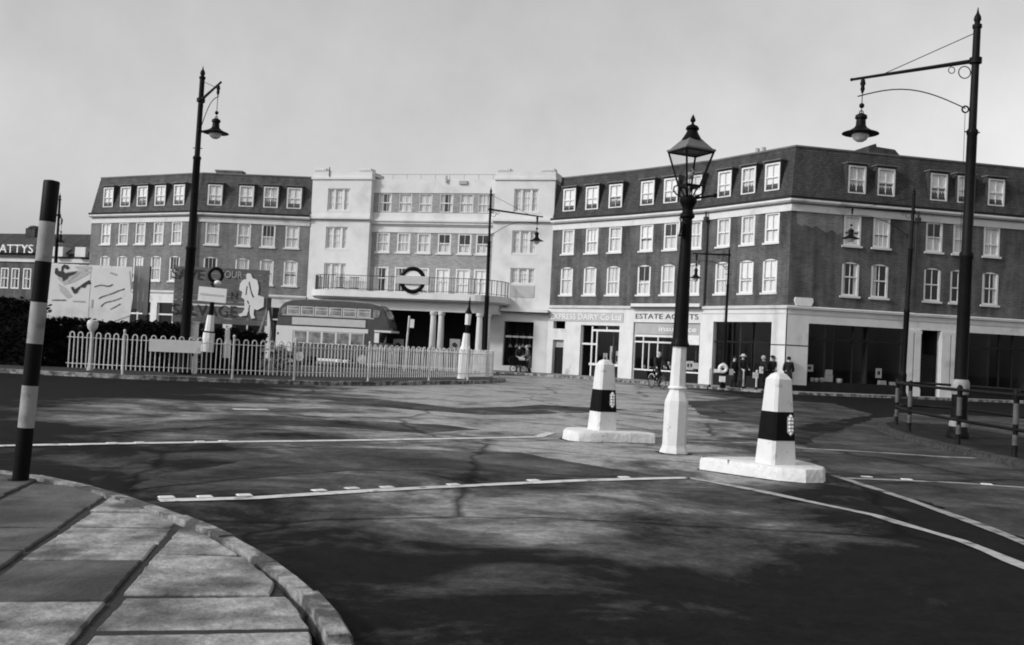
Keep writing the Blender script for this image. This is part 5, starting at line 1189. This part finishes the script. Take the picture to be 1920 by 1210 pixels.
ztop = pz(357,603,35.2).z-.11; b = MB(); b.box(-.22,.22,-.15,.15,.02,ztop-.05); b.build('cabinet_body', M['whitepaint'], bx); b = MB(); b.box(-.25,.25,-.18,.18,ztop-.05,ztop); b.build('cabinet_lid', M['whitepaint'], bx); b = MB(); b.box(-.17,.17,-.165,-.152,.3,ztop-.15); b.build('cabinet_door', M['whitepaint'], bx)
def small_bollard(px, y, Y, label, top):
    p = at(px, y, Y); r = thing('small_bollard', label, 'bollard', (p.x, Y, .11)); H = at(px, top, Y).z-.11
    b = MB(); b.lathe([(.11,0),(.11,H*.35)], 12); b.build('black_foot', M['black'], r)
    b = MB(); b.lathe([(.13,H*.35),(.125,H*.66),(.10,H*.67),(.085,H*.9),(.07,H*.97),(.02,H)], 12); b.build('white_top', M['whitepaint'], r, smooth=True)
small_bollard(425,655,36.6,'small white topped bollard among the pale shrubs',613)
p = at(172,640,34.6); r = thing('mushroom_bollard', 'short pale mushroom headed bollard behind the left end of the railing', 'bollard', (p.x, 34.6, .11)); H = at(172,600,34.6).z-.11
b = MB(); b.lathe([(.12,0),(.08,.2),(.06,H-.55),(.07,H-.4)], 14); b.build('stem', M['signgrey'], r, smooth=True); b = MB(); b.lathe([(.07,H-.4),(.16,H-.28),(.19,H-.12),(.15,H-.02),(.05,H)], 16); b.build('bollard_head', M['palerail'], r, smooth=True)
# guide post by the right end of the railing
Yg = 45.0; p = at(868,690,Yg); r = thing('guide_post', 'tall white and black guide post with lantern at the right end of the railing', 'sign post', (p.x, Yg, .11), (0,.045,0)); g = lambda y: at(870,y,Yg).z-.11
b = MB(); b.lathe([(.26,0),(.25,g(655)),(.2,g(648)),(.15,g(625))], 8, rot=.39); b.build('lower_drum', M['whitepaint'], r); b = MB(); b.lathe([(.075,g(625)),(.07,g(609))], 10); b.build('black_neck', M['black'], r)
b = MB(); b.lathe([(.12,g(609)),(.135,g(588))], 8); b.build('lantern_box', M['whitepaint'], r); b = MB(); b.lathe([(.17,g(588)),(.08,g(580)),(.04,g(572)),(.05,g(568)),(.01,g(556))], 10); b.build('finial', M['black'], r, smooth=True)
# request stop by the ticket hall
Ys = 57.0; p = at(760,660,Ys); r = thing('bus_stop', 'slim pale bus stop pole with small flag beside the bus front', 'sign post', (p.x, Ys, .0), (0,.04,0)); g = lambda y: at(762,y,Ys).z
b = MB(); b.tube([(0,0,0),(0,0,g(592))], .055, 8); b.build('pole', M['palerail'], r, smooth=True); b = MB(); b.box(.06,.30,-.02,.02,g(614),g(598)); b.build('flag', M['whitepaint'], r)
for px, lab, Yp in ((747,'small pale poster board left of the bus stop pole',62.3),(853,'small pale poster board between the paired columns',62.8)):
    p = at(px,645,Yp); r = thing('poster_board', lab, 'notice', (p.x, Yp, .118)); g = lambda y: at(px,y,Yp).z-.118
    b = MB(); b.box(-.3,-.24,0,.04,0,g(640)); b.box(.24,.3,0,.04,0,g(640)); b.build('leg', M['timber'], r); b = MB(); b.box(-.32,.32,-.04,0,g(654),g(636)); b.build('board', M['signgrey'], r); b = MB(); b.prism_xz([(-.15,g(650)),(.1,g(652)),(.18,g(647)),(.0,g(642)),(-.18,g(645))], -.05, -.041); b.build('print', M['letter'], r)

# ------------------------------------------------------------------ double decker bus
def bus():
    L, Wd = 6.95, 2.2; p0 = at(516,640,60.6); r = thing('double_decker_bus', 'dark and cream double decker bus standing outside the station', 'bus', (p0.x, 60.6, 0), -.10)
    sil = [(.10,.45),(.0,1.2),(.0,2.2),(.04,2.9),(.16,3.35),(.42,3.66),(.9,3.82),(1.8,3.9),(4.6,3.9),(5.6,3.84),(6.2,3.70),(6.42,3.55),(6.66,3.1),(6.86,2.6),(6.93,2.22),(6.35,2.16),(6.12,1.55),(6.95,1.45),(7.0,.5),(6.8,.4)]
    cx_, cz_ = 3.4, 2.1; ins = [(cx_+(x-cx_)*.985, cz_+(z-cz_)*.965) for x, z in sil]; n = len(sil); b = MB()
    rows = [(ins, 0.0), (sil, .12), (sil, Wd-.12), (ins, Wd)]; vs = [(x, y, z) for P, y in rows for x, z in P]; fs = [tuple(range(n)), tuple(range(4*n-1, 3*n-1, -1))]
    for k in range(3):
        for i in range(n): fs.append((k*n+i, (k+1)*n+i, (k+1)*n+(i+1)%n, k*n+(i+1)%n))
    b.add(vs, fs); b.build('body', M['busred'], r, smooth=True)
    b = MB(); rs = [(.14,3.40),(.42,3.70),(.9,3.86),(1.8,3.93),(4.6,3.93),(5.6,3.87),(6.22,3.72)]
    for i in range(len(rs)-1):
        (xa,za),(xb,zb) = rs[i], rs[i+1]; ya, yb = [(.03,-.20),(.16,-.06),(.5,.0),(Wd-.5,0),(Wd-.16,-.06),(Wd-.03,-.20)], None
        for (y0,d0),(y1,d1) in zip(ya[:-1], ya[1:]): b.quad((xa,y0,za+d0),(xb,y0,zb+d0),(xb,y1,zb+d1),(xa,y1,za+d1))
    b.build('roof', M['busroof'], r, smooth=True)
    y = -.012
    def panel(name, x0, x1, z0, z1, m, d=.02, parent=None): q = MB(); q.box(x0, x1, y-d, y+.03, z0, z1); return q.build(name, m, parent or r)
    panel('cream_band', .02, 5.62, 2.02, 2.27, M['buscream'], .012); panel('rear_panel', .03, 1.06, .75, 2.018, M['buscream'], .012)
    panel('advert_panel', .98, 5.45, 2.36, 2.80, M['busad'], .03); panel('waist_moulding', .05, 5.5, 2.84, 2.88, M['gutter'], .025); panel('cornice_moulding', .05, 5.6, 2.285, 2.315, M['gutter'], .02)
    panel('rear_stop_lamp', .10, .2, 1.72, 1.85, M['black'], .02); panel('upper_band', .35, 5.95, 2.885, 2.95, M['busroof'], .01)
    for k in range(6):
        x0 = .62+.86*k; f = panel('window', x0, x0+.80, 2.96, 3.46, M['buscream'], .006)
        q = MB(); q.box(x0+.05, x0+.75, y-.014, y-.007, 3.0, 3.43); q.build('pane', M['buspane'], f)
        q = MB(); q.box(x0+.05, x0+.75, y-.020, y-.015, 3.27, 3.295); q.build('half_drop_bar', M['frame'], f)
    q = MB(); q.prism_xz([(.20,2.98),(.55,2.98),(.55,3.40),(.34,3.30)], y-.012, y); q.build('window', M['buspane'], r)
    for k in range(5):
        x0 = 1.10+.86*k; f = panel('window', x0, x0+.86, 1.28, 2.0, M['buscream'], .004)
        q = MB(); q.box(x0+.07, x0+.80, y-.014, y-.005, 1.33, 1.97); q.build('pane', M['buspane'], f)
    panel('lower_panel', 1.07, 5.5, .5, 1.27, M['busred'], .01)
    q = MB(); q.prism_xz([(5.86,2.98),(6.24,2.98),(6.30,3.42),(5.90,3.44)], y-.014, y); q.build('window', M['buspane'], r)
    q = MB(); q.quad((6.50,.16,3.44),(6.50,Wd-.16,3.44),(6.745,Wd-.16,2.94),(6.745,.16,2.94)); o = q.build('front_window', M['buspane'], r, (.02,0,.01))
    q = MB(); q.quad((6.79,.3,2.80),(6.79,Wd-.3,2.80),(6.90,Wd-.3,2.42),(6.90,.3,2.42)); q.build('destination_blind', M['letter'], r, (.02,0,.005))
    q = MB(); q.box(6.0,7.02,-.02,Wd+.02,2.13,2.25); q.build('canopy_band', M['buscream'], r)
    q = MB(); q.box(6.02,6.30,-.02,.0,1.5,2.08); q.build('cab_window', M['whitepaint'], r)
    for x in (1.55, 5.35):
        for yy in (-.03, Wd-.25):
            q = MB(); q.lathe([(.30,0),(.46,.02),(.48,.08),(.48,.2),(.46,.27),(.30,.29)], 20); w = q.build('wheel', M['tyre'], r, (x,yy,.48), smooth=True); w.rotation_euler = (-math.pi/2,0,0)
            q = MB(); q.lathe([(.28,-.01),(.2,.03),(.08,-.02),(.02,-.03)], 16); q.build('hub', M['signgrey'], w)
    for yy in (.35, Wd-.35): q = MB(); q.lathe([(.02,-.1),(.11,-.04),(.12,.04),(.02,.07)], 12); o = q.build('headlight', M['bulb'], r, (7.06,yy,.95)); o.rotation_euler = (0,math.pi/2,0)
M['buspane'] = mat('bus_window', .22, .08, .85, 1.7)
bus()

# ------------------------------------------------------------------ railed refuge on the right
KO = [(8.2,10),(8.30,13),(8.38,16),(8.40,19),(8.45,21.4),(8.75,23.6),(9.35,25.7),(10.1,26.9),(11.0,27.0),(11.7,26.2),(11.9,24),(11.9,20),(11.9,10)]
KP = spline(KO, 8)
ri = thing('railed_refuge', None, None, (10,20,0)); tag(ri, kind='structure')
kerb_stones([(p.x,p.y) for p in KP][::-1], ri, w=.22, h=.13, step=.85, m=mat('dark_tarred_kerb', .055, .9, .5, 12, .5, 40, spec=.08), jit=.012)
b = MB(); l_ = [Vector((p.x,p.y,.11)) for p in KP]; b.add([tuple(v) for v in l_], mg.tessellate_polygon([l_])); b.build('refuge_paving', mat('dark_paving', .02, .9, .5, 2, .3, 30, spec=.08), ri, world=True)
gp = Path(spline([(8.72,13.2),(8.76,17.5),(8.80,19.8),(9.14,23.1),(9.84,25.7),(10.6,26.45),(11.3,25.6),(11.5,22),(11.5,13.2)], 10))
gdr = thing('guard_rail', 'dark tubular guard rail with banded posts round the right hand refuge', 'railing', (10,20,.11))
M['greydull'] = mat('dull_white_band', .10, .85, .35, 5, spec=.1, dirt=.12, dirt_scale=5, dirt_lo=.5, dirt_hi=.7)
gb = wloc(gdr)
for z in (.46, 1.05):
    b = MB(); b.tube([tuple(p+Vector((0,0,z+.12))) for p in gp.P], .032, 8); b.build('rail', M['iron'], gdr, world=True)
for q_ in [(8.76,17.5),(8.80,19.8),(9.14,23.1),(9.84,25.7),(11.3,25.6),(11.5,22),(8.73,14.6),(11.5,18)]:
    lx, ly = q_[0]-gb.x, q_[1]-gb.y
    b = MB(); b.lathe([(.07,0),(.05,.04),(.045,.20),(.045,.92),(.05,1.0),(.06,1.06),(.05,1.13),(.02,1.16)], 10); b.build('post', M['iron'], gdr, (lx,ly,0), smooth=True)
    
    for z0, z1 in ((.20,.38),(.56,.92)): b = MB(); b.lathe([(.049,z0),(.049,z1)], 10); b.build('white_band', M['greydull'], gdr, (lx,ly,0), smooth=True)
sp = thing('banded_post', 'dark upright post with one pale band at the right edge, beyond the guard rail', 'post', (10.9,20.6,.11), (0,.03,0))
b = MB(); b.lathe([(.09,0),(.08,1.55)], 12); b.lathe([(.08,2.0),(.075,2.9),(.02,2.95)], 12); b.build('shaft', M['iron'], sp, smooth=True); b = MB(); b.lathe([(.083,1.55),(.08,2.0)], 12); b.build('pale_band', M['greydull'], sp, smooth=True)

# ------------------------------------------------------------------ people
def skin(name, chains, m, parent, root=0, levels=1):
    """chains: list of ((x,y,z),r) polylines; first vertex of later chains snaps to an existing one. One continuous mesh."""
    bm = bmesh.new(); lay = bm.verts.layers.skin.verify(); seen = {}
    def vert(p, r):
        k = tuple(round(c, 4) for c in p)
        if k not in seen:
            v = bm.verts.new(p); v[lay].radius = (r if isinstance(r, tuple) else (r, r)); seen[k] = v
        return seen[k]
    first = None
    for ch in chains:
        prev = None
        for p, r in ch:
            v = vert(p, r)
            if first is None: first = v; v[lay].use_root = True
            if prev is not None and prev is not v and not bm.edges.get((prev, v)): bm.edges.new((prev, v))
            prev = v
    me = bpy.data.meshes.new(name); bm.to_mesh(me); bm.free()
    t = bpy.data.objects.new(name, me); COL.objects.link(t); t.modifiers.new('s', 'SKIN'); sb = t.modifiers.new('d', 'SUBSURF'); sb.levels = levels; sb.render_levels = levels
    dg = bpy.context.evaluated_depsgraph_get(); me2 = bpy.data.meshes.new_from_object(t.evaluated_get(dg)); bpy.data.objects.remove(t); bpy.data.meshes.remove(me)
    me2.name = name; me2.materials.clear(); me2.materials.append(m); me2.shade_smooth()
    return link(name, me2, parent)
def person(label, loc, rz, h=1.66, lean=0.0, arms=((.24,-.10,1.05),(-.24,-.10,1.05)), hands=((.20,-.30,.95),(-.20,-.30,.95)), feet=((.10,-.06,0),(-.10,.10,0)), knees=None, hat=None, coat=None, coatlen=.55, head_turn=(0,0), hair=None, skirt=False, pel=(0,0,.90), legs=None, shoes=True):
    """faces local -y; lean tips the trunk forwards; metres for a 1.66 m figure"""
    r = thing('person', label, 'person', loc, rz); coat = coat or M['coat']
    P = Vector(pel); ca, sa = math.cos(lean), math.sin(lean)
    up = lambda d, x=0, f=0: (P.x+x, P.y-d*sa-f*ca, P.z+d*ca-f*sa)
    chest, neck, chin, crown = up(.33), up(.55), up(.62, head_turn[0]*.3, .02), up(.74, head_turn[0], .02)
    sh = (up(.48, .165), up(.48, -.165)); hip = ((P.x+.095,P.y,P.z-.04),(P.x-.095,P.y,P.z-.04))
    knees = knees or tuple(tuple((Vector(hip[i])+Vector(feet[i]))/2+Vector((0,-.05,.02))) for i in (0,1))
    ank = tuple((f[0], f[1]+.05, f[2]+.07) for f in feet)
    body = [[((P.x,P.y,P.z),(.13,.10)),(up(.16),(.125,.095)),(chest,(.145,.10)),(up(.47),(.10,.08)),(neck,(.052,.052)),(chin,(.068,.078)),(up(.69, head_turn[0]*.7, .02),(.080,.092)),(crown,(.055,.065))]]
    for i in (0,1):
        body.append([(up(.47),(.10,.08)),(sh[i],.062),(arms[i],.046),(hands[i],.032),(tuple(Vector(hands[i])+(Vector(hands[i])-Vector(arms[i])).normalized()*.09),(.034,.02))])
        body.append([((P.x,P.y,P.z),(.13,.10)),(hip[i],.088),(knees[i],.058),(ank[i],.038),((feet[i][0],feet[i][1]-.13,feet[i][2]+.035),.034)])
    skin('body', body, M['skin'], r)
    g = .028
    top = [[((P.x,P.y,P.z-.02),(.16,.135)),(up(.16),(.15,.125)),(chest,(.165,.13)),(up(.475),(.12,.10)),(up(.535),(.066,.066))]]
    for i in (0,1): top.append([(up(.475),(.12,.10)),(sh[i],.088),(arms[i],.070),(hands[i],.050)])
    skin('coat', top, coat, r)
    if skirt or coatlen:
        b = MB(); zc = P.z+.06; zl = max(.12, P.z-coatlen); my = (feet[0][1]+feet[1][1])/2*.5+P.y*.5
        b.lathe([(.165,zc-P.z),(.185,-.1),(.215,zl-P.z),(.19,zl-P.z+.01)], 16, (P.x, my*.6+P.y*.4, P.z), sy=.80); b.build('skirt' if skirt else 'coat_tails', coat, r, smooth=True)
    tr = []
    for i in (0,1): tr.append([((P.x,P.y,P.z-.02),(.13,.11)),(hip[i],.105),(knees[i],.076),(ank[i],.055)])
    skin('stockings' if skirt else 'trousers', tr, legs or M['coat'], r)
    for i in (0,1):
        b = MB(); f = feet[i]; b.tube([(f[0],f[1]+.10,f[2]+.045),(f[0],f[1],f[2]+.055),(f[0],f[1]-.10,f[2]+.042),(f[0],f[1]-.17,f[2]+.032)], [.036,.046,.043,.022], 8); b.build('shoe', M['black'], r, smooth=True)
    hc = Vector(up(.685, head_turn[0]*.7, .02))
    b = MB(); b.lathe([(.015,-.02),(.02,0),(.006,.03)], 6, (hc.x, hc.y-.098, hc.z-.01)); b.build('nose', M['skin'], r, smooth=True)
    if hat == 'cap': b = MB(); b.lathe([(.10,.035),(.115,.06),(.105,.10),(.05,.125),(.005,.13)], 14, tuple(hc)); b.box(hc.x-.06,hc.x+.06,hc.y-.17,hc.y-.08,hc.z+.035,hc.z+.05); b.build('flat_cap', M['coat'], r, smooth=True)
    elif hat == 'trilby': b = MB(); b.lathe([(.165,.04),(.168,.048),(.10,.055),(.095,.11),(.07,.145),(.005,.135)], 16, tuple(hc)); b.build('felt_hat', M['coat'], r, smooth=True)
    elif hat == 'pale': b = MB(); b.lathe([(.19,.02),(.195,.03),(.11,.06),(.10,.12),(.06,.15),(.005,.15)], 16, tuple(hc)); b.build('pale_hat', M['palecloth'], r, smooth=True)
    elif hat == 'scarf': b = MB(); b.ball((hc.x,hc.y+.018,hc.z+.03), .112, 12, 8, 1.05); b.build('head_scarf', M['palecloth'], r, smooth=True)
    else: b = MB(); b.ball((hc.x,hc.y+.028,hc.z+.035), .102, 12, 8, .98); b.build('hair', hair or M['coat'], r, smooth=True)
    return r
def ped(px, Y, z=.125): p = at(px, 680, Y); return (p.x, Y, z)
# woman with a pram outside the shop under the right pylon
pw_ = ped(992, 61.9)
person('woman in a long grey coat bending over the pram outside the station shop', pw_, -1.35, lean=.28, arms=((.22,-.14,1.08),(-.22,-.14,1.08)), hands=((.16,-.42,.98),(-.16,-.42,.98)), coat=M['coatgrey'], coatlen=.62, skirt=True, hair=M['signgrey'])
pp = ped(972, 61.6); pr = thing('pram', 'dark coach built pram with pale bedding outside the station shop', 'pram', pp, .1)
b = MB(); b.prism_xz([(-.42,.46),(-.34,.38),(.28,.38),(.40,.52),(.46,.74),(-.5,.74)], -.20, .20); b.build('pram_body', M['black'], pr)
b = MB(); b.lathe([(.30,-.19),(.31,0),(.30,.19)], 14); o = b.build('hood', M['black'], pr, (-.30,0,.72)); o.rotation_euler = (math.pi/2,0,0); o.scale = (1,.95,1)
b = MB(); b.tube([(-.30,0,.74),(0,0,.80),(.38,0,.78)], [.13,.16,.12], 10); b.build('bedding', M['palecloth'], pr, smooth=True)
b = MB(); b.ball((-.12,0,.92), .075); b.build('baby_bonnet', M['palecloth'], pr, smooth=True)
b = MB(); b.tube([(.42,-.17,.70),(.72,-.17,.96),(.72,.17,.96),(.42,.17,.70)], .014, 6); b.build('handle', M['greyiron'], pr)
b = MB(); b.tube([(-.30,-.2,.22),(-.1,-.2,.40),(.15,-.2,.40),(.32,-.2,.22)], .013, 5); b.tube([(-.30,.2,.22),(-.1,.2,.40),(.15,.2,.40),(.32,.2,.22)], .013, 5); b.build('spring', M['greyiron'], pr)
for x in (-.30,.32):
    for y in (-.22,.22): b = MB(); b.torus((0,0,0), .20, .017, 'y', 20, 6); [b.bar((0,0,0),(.19*math.cos(a),0,.19*math.sin(a)),.006) for a in [k*math.pi/4 for k in range(8)]]; b.build('wheel', M['tyre'], pr, (x,y,.218))
person('woman in dark clothes with pale face standing behind the pram', ped(973, 62.5), .3, h=1.6, hat='trilby', coatlen=.60, skirt=True)
# cyclist
cy = at(1233, 700, 47.6); cyc = thing('bicycle', 'dark bicycle ridden along the kerb outside the estate agents', 'bicycle', (cy.x, 47.6, .0), math.pi/2+.35)
def bike(r):
    b = MB()
    for a, c in [((-.10,0,.86),(-.02,0,.30)),((-.08,0,.80),(.42,0,.84)),((-.02,0,.30),(.44,0,.74)),((-.02,0,.30),(-.52,0,.34)),((-.08,0,.78),(-.52,0,.34)),((.42,0,.92),(.56,0,.34))]: b.tube([a,c], .017, 6)
    b.build('bicycle_frame', M['black'], r)
    for x in (.56,-.52):
        b = MB(); b.torus((0,0,0), .315, .020, 'y', 26, 6); w = b.build('wheel', M['tyre'], r, (x,0,.336)); q = MB(); [q.bar((0,0,0),(.31*math.cos(a),0,.31*math.sin(a)),.005) for a in [k*math.pi/7 for k in range(14)]]; q.build('spokes', M['greyiron'], w)
    b = MB(); pts = [(.56+.35*math.cos(a),0,.336+.35*math.sin(a)) for a in [math.pi*(.12+.75*k/8) for k in range(9)]]; b.tube(pts, .024, 5); b.build('mudguard', M['palecloth'], r)
    b = MB(); b.tube([(.22,-.26,.98),(.40,-.24,1.0),(.44,0,.98),(.40,.24,1.0),(.22,.26,.98)], .014, 6); b.build('handlebar', M['greyiron'], r); b = MB(); b.lathe([(.03,0),(.09,.03),(.06,.06)], 10, (-.13,0,.88), sx=1.5); b.build('saddle', M['black'], r)
    b = MB(); b.tube([(-.02,-.10,.16),(-.02,-.10,.30),(-.02,.10,.30),(-.02,.10,.44)], .012, 5); b.build('pedal_crank', M['greyiron'], r)
bike(cyc)
person('cyclist in dark clothes leaning forward on a bicycle by the kerb', (cy.x, 47.6, 0.0), .35, lean=.32, pel=(0,.13,.97), arms=((.27,-.22,1.16),(-.27,-.22,1.16)), hands=((.25,-.34,1.02),(-.25,-.34,1.02)), feet=((.11,-.02,.10),(-.11,.02,.37)), knees=((.11,-.20,.58),(-.12,-.36,.74)), coatlen=0, hair=M['signgrey'])
# people by the corner pier
person('man in dark overcoat and hat seen from behind at the corner pier, left one', ped(1448, 51.5), 2.6, hat='trilby', coatlen=.45)
person('stooping person in dark coat with pale scarf holding white parcels by the dark shop', ped(1436, 51.3), -1.2, h=1.6, lean=.22, hat='scarf', coatlen=.5, skirt=True, hands=((.20,-.36,.95),(-.16,-.34,.90)))
person('bare headed man in dark jacket at the corner pier, partly behind the guard post', ped(1479, 50.8), 2.9, coatlen=.3)
person('woman in a wide pale hat and dark coat before the wide dark shop', ped(1393, 51.6), .3, hat='pale', coatlen=.55, skirt=True)
person('child in dark coat with pale collar beside the woman in the wide pale hat', ped(1377, 51.9), .5, pel=(0,0,.78), feet=((.09,-.05,0),(-.09,.06,0)), hands=((.18,-.22,.80),(-.18,-.2,.8)), arms=((.22,-.05,.92),(-.22,-.05,.92)), coatlen=.4, hat='cap')
p = at(1427, 705, 51.0)
for k, (dx, z0, w, h_, lab) in enumerate([(-.28,.66,.26,.30,'square white parcel carried by the stooping person'),(.0,.92,.17,.34,'narrow white parcel carried above the square one')]):
    q = at(1427,705,51.0); r = thing('parcel', lab, 'parcel', (q.x+dx, 51.02, z0)); b = MB(); b.box(-w/2,w/2,-.06,.06,0,h_); b.build('wrapped_box', M['card'], r); b = MB(); b.box(-w/2-.004,w/2+.004,-.064,.064,h_*.48,h_*.52); b.box(-.01,.01,-.066,.066,-.002,h_+.003); b.build('string', M['signgrey'], r)
# white crossing globe sign post by the slim standard, short kerb posts
kb = at(1327, 730, 50.9)
for px, lab in ((1329,'low pale kerb post by the white shop pier'),(1390,'thin pale kerb post in front of the dark shop'),(1412,'second thin kerb post in front of the dark shop, nearer the people')):
    q = at(px, 725, 50.75+abs(px-1340)*.0); r = thing('kerb_post', lab, 'post', (q.x, 50.6 if px < 1340 else 50.1+(.25 if px<1400 else 0), .12)); b = MB(); b.lathe([(.045,0),(.04,.86),(.055,.88),(.05,.94),(.01,.97)], 8); b.build('shaft', M['palerail'], r, smooth=True); b = MB(); b.lathe([(.06,0),(.055,.12)], 8); b.build('foot', M['black'], r)
q = at(1354, 700, 49.95); r = thing('road_sign', 'cluster of white sign plates on a short post before the slim lamp standard', 'sign', (q.x, 49.95, .12))
b = MB(); b.lathe([(.06,0),(.05,1.0)], 8); b.build('post', M['black'], r)
b = MB(); b.torus((.02,-.04,.96), .17, .085, 'y', 18, 6); b.build('ring_plate', M['whitepaint'], r, smooth=True); b = MB(); b.box(-.42,-.08,-.06,-.03,.74,.92); b.build('arrow_plate', M['whitepaint'], r); b = MB(); b.box(-.12,.16,-.07,.07,.30,.58); b.build('white_drum', M['whitepaint'], r); b = MB(); b.box(.34,.54,-.05,-.02,.66,.96); b.box(.40,.48,-.056,-.051,.74,.88); b.build('side_plate', M['signgrey'], r)

# ------------------------------------------------------------------ goods and cards in the shop windows
def goods(s, px, py, w, h, lab, y=.55, kind='card', group='goods shown in the shop windows'):
    u, z = s.uz(px, py, y); p = s.loc(u, y, z)
    r = thing({'card':'price_card','box':'display_box','dish':'display_dish'}[kind], lab, {'card':'card','box':'box','dish':'dish'}[kind], p, s.ang, group)
    if kind == 'dish': b = MB(); b.lathe([(w*.2,0),(w*.25,h*.1),(w*.5,h*.6),(w*.45,h),(w*.1,h*1.05)], 12); b.build('dish', M['card'], r, smooth=True); b = MB(); b.lathe([(w*.3,-.03),(w*.3,.0)], 10); b.build('foot', M['signgrey'], r)
    elif kind == 'box': b = MB(); b.box(-w/2,w/2,-.1,.1,0,h*.55); b.build('carton', M['card'], r); b = MB(); b.box(-w*.45,w*.45,-.09,.09,h*.57,h); b.build('carton_lid', M['card'], r)
    else:
        b = MB(); b.prism_xz([(-w/2,0),(w/2,0),(w/2,h),(-w/2,h)], -.012, .012); b.build('card', M['card'], r); b = MB(); b.prism_xz([(-w*.22,h*.35),(w*.2,h*.3),(w*.25,h*.7),(-w*.2,h*.72)], -.016, -.0125); b.build('print', M['letter'], r); b = MB(); b.bar((0,.01,h*.5),(0,.22,-.0), .02); b.build('easel_leg', M['timber'], r)
for a in [(1517,697,.44,.36,'framed card on the left edge of the corner shop window','card'),(1522,718,.22,.26,'first white dish from the left in the corner shop window','dish'),(1530,719,.26,.27,'second white dish from the left in the corner shop window','dish'),(1541,719,.3,.28,'third white dish, left of the stacked cartons','dish'),(1552,716,.44,.62,'two stacked white cartons in the corner shop window','box'),(1573,722,.34,.32,'white dish right of the stacked cartons','dish'),
          (1647,709,.34,.50,'upright framed card at the right of the corner shop window','card'),(1653,729,.44,.42,'large white carton below the upright framed card','box'),(1674,731,.4,.40,'pale carton nearest the pilaster','box')]:
    goods(s4, a[0], a[1], a[2], a[3], a[4], kind=a[5])
for a in [(1207,692,.26,.22,'round white dish by the estate agents door','dish'),(1246,691,.17,.17,'left of three small white balls in the estate agents window','dish'),(1254,684,.17,.17,'top of three small white balls in the estate agents window','dish'),(1257,691,.17,.17,'right of three small white balls in the estate agents window','dish'),(1290,694,.32,.50,'leaning white card left in the estate agents window','card'),(1296,694,.30,.50,'leaning white card right of its twin in the estate agents window','card'),(1306,692,.36,.34,'white carton at the right end of the estate agents window','box')]:
    goods(s2, a[0], a[1], a[2], a[3], a[4], kind=a[5])
for a in [(1134,690,.3,.9,'tall narrow card left in the dairy window','card'),(1148,688,.42,1.25,'tallest card in the middle of the dairy window','card'),(1156,688,.26,.95,'narrow card at the right of the dairy window','card')]:
    goods(s1, a[0], a[1], a[2], a[3], a[4], kind=a[5], y=.7)
for k, px in enumerate((956,968,980,992)):
    u, z = st_s.uz(px, 651, .55); r = thing('hanging_shade', ['first','second','third','fourth'][k]+' white cone shade from the left in the station shop', 'lamp', st_s.loc(u, .6, z), st_s.ang, 'cone shades in the station shop'); b = MB(); b.lathe([(.16,0),(.15,.01),(.04,.18),(.02,.2)], 12); b.build('shade', M['card'], r, smooth=True); b = MB(); b.tube([(0,0,.2),(0,0,.9)], .012, 5); b.build('flex', M['signgrey'], r)
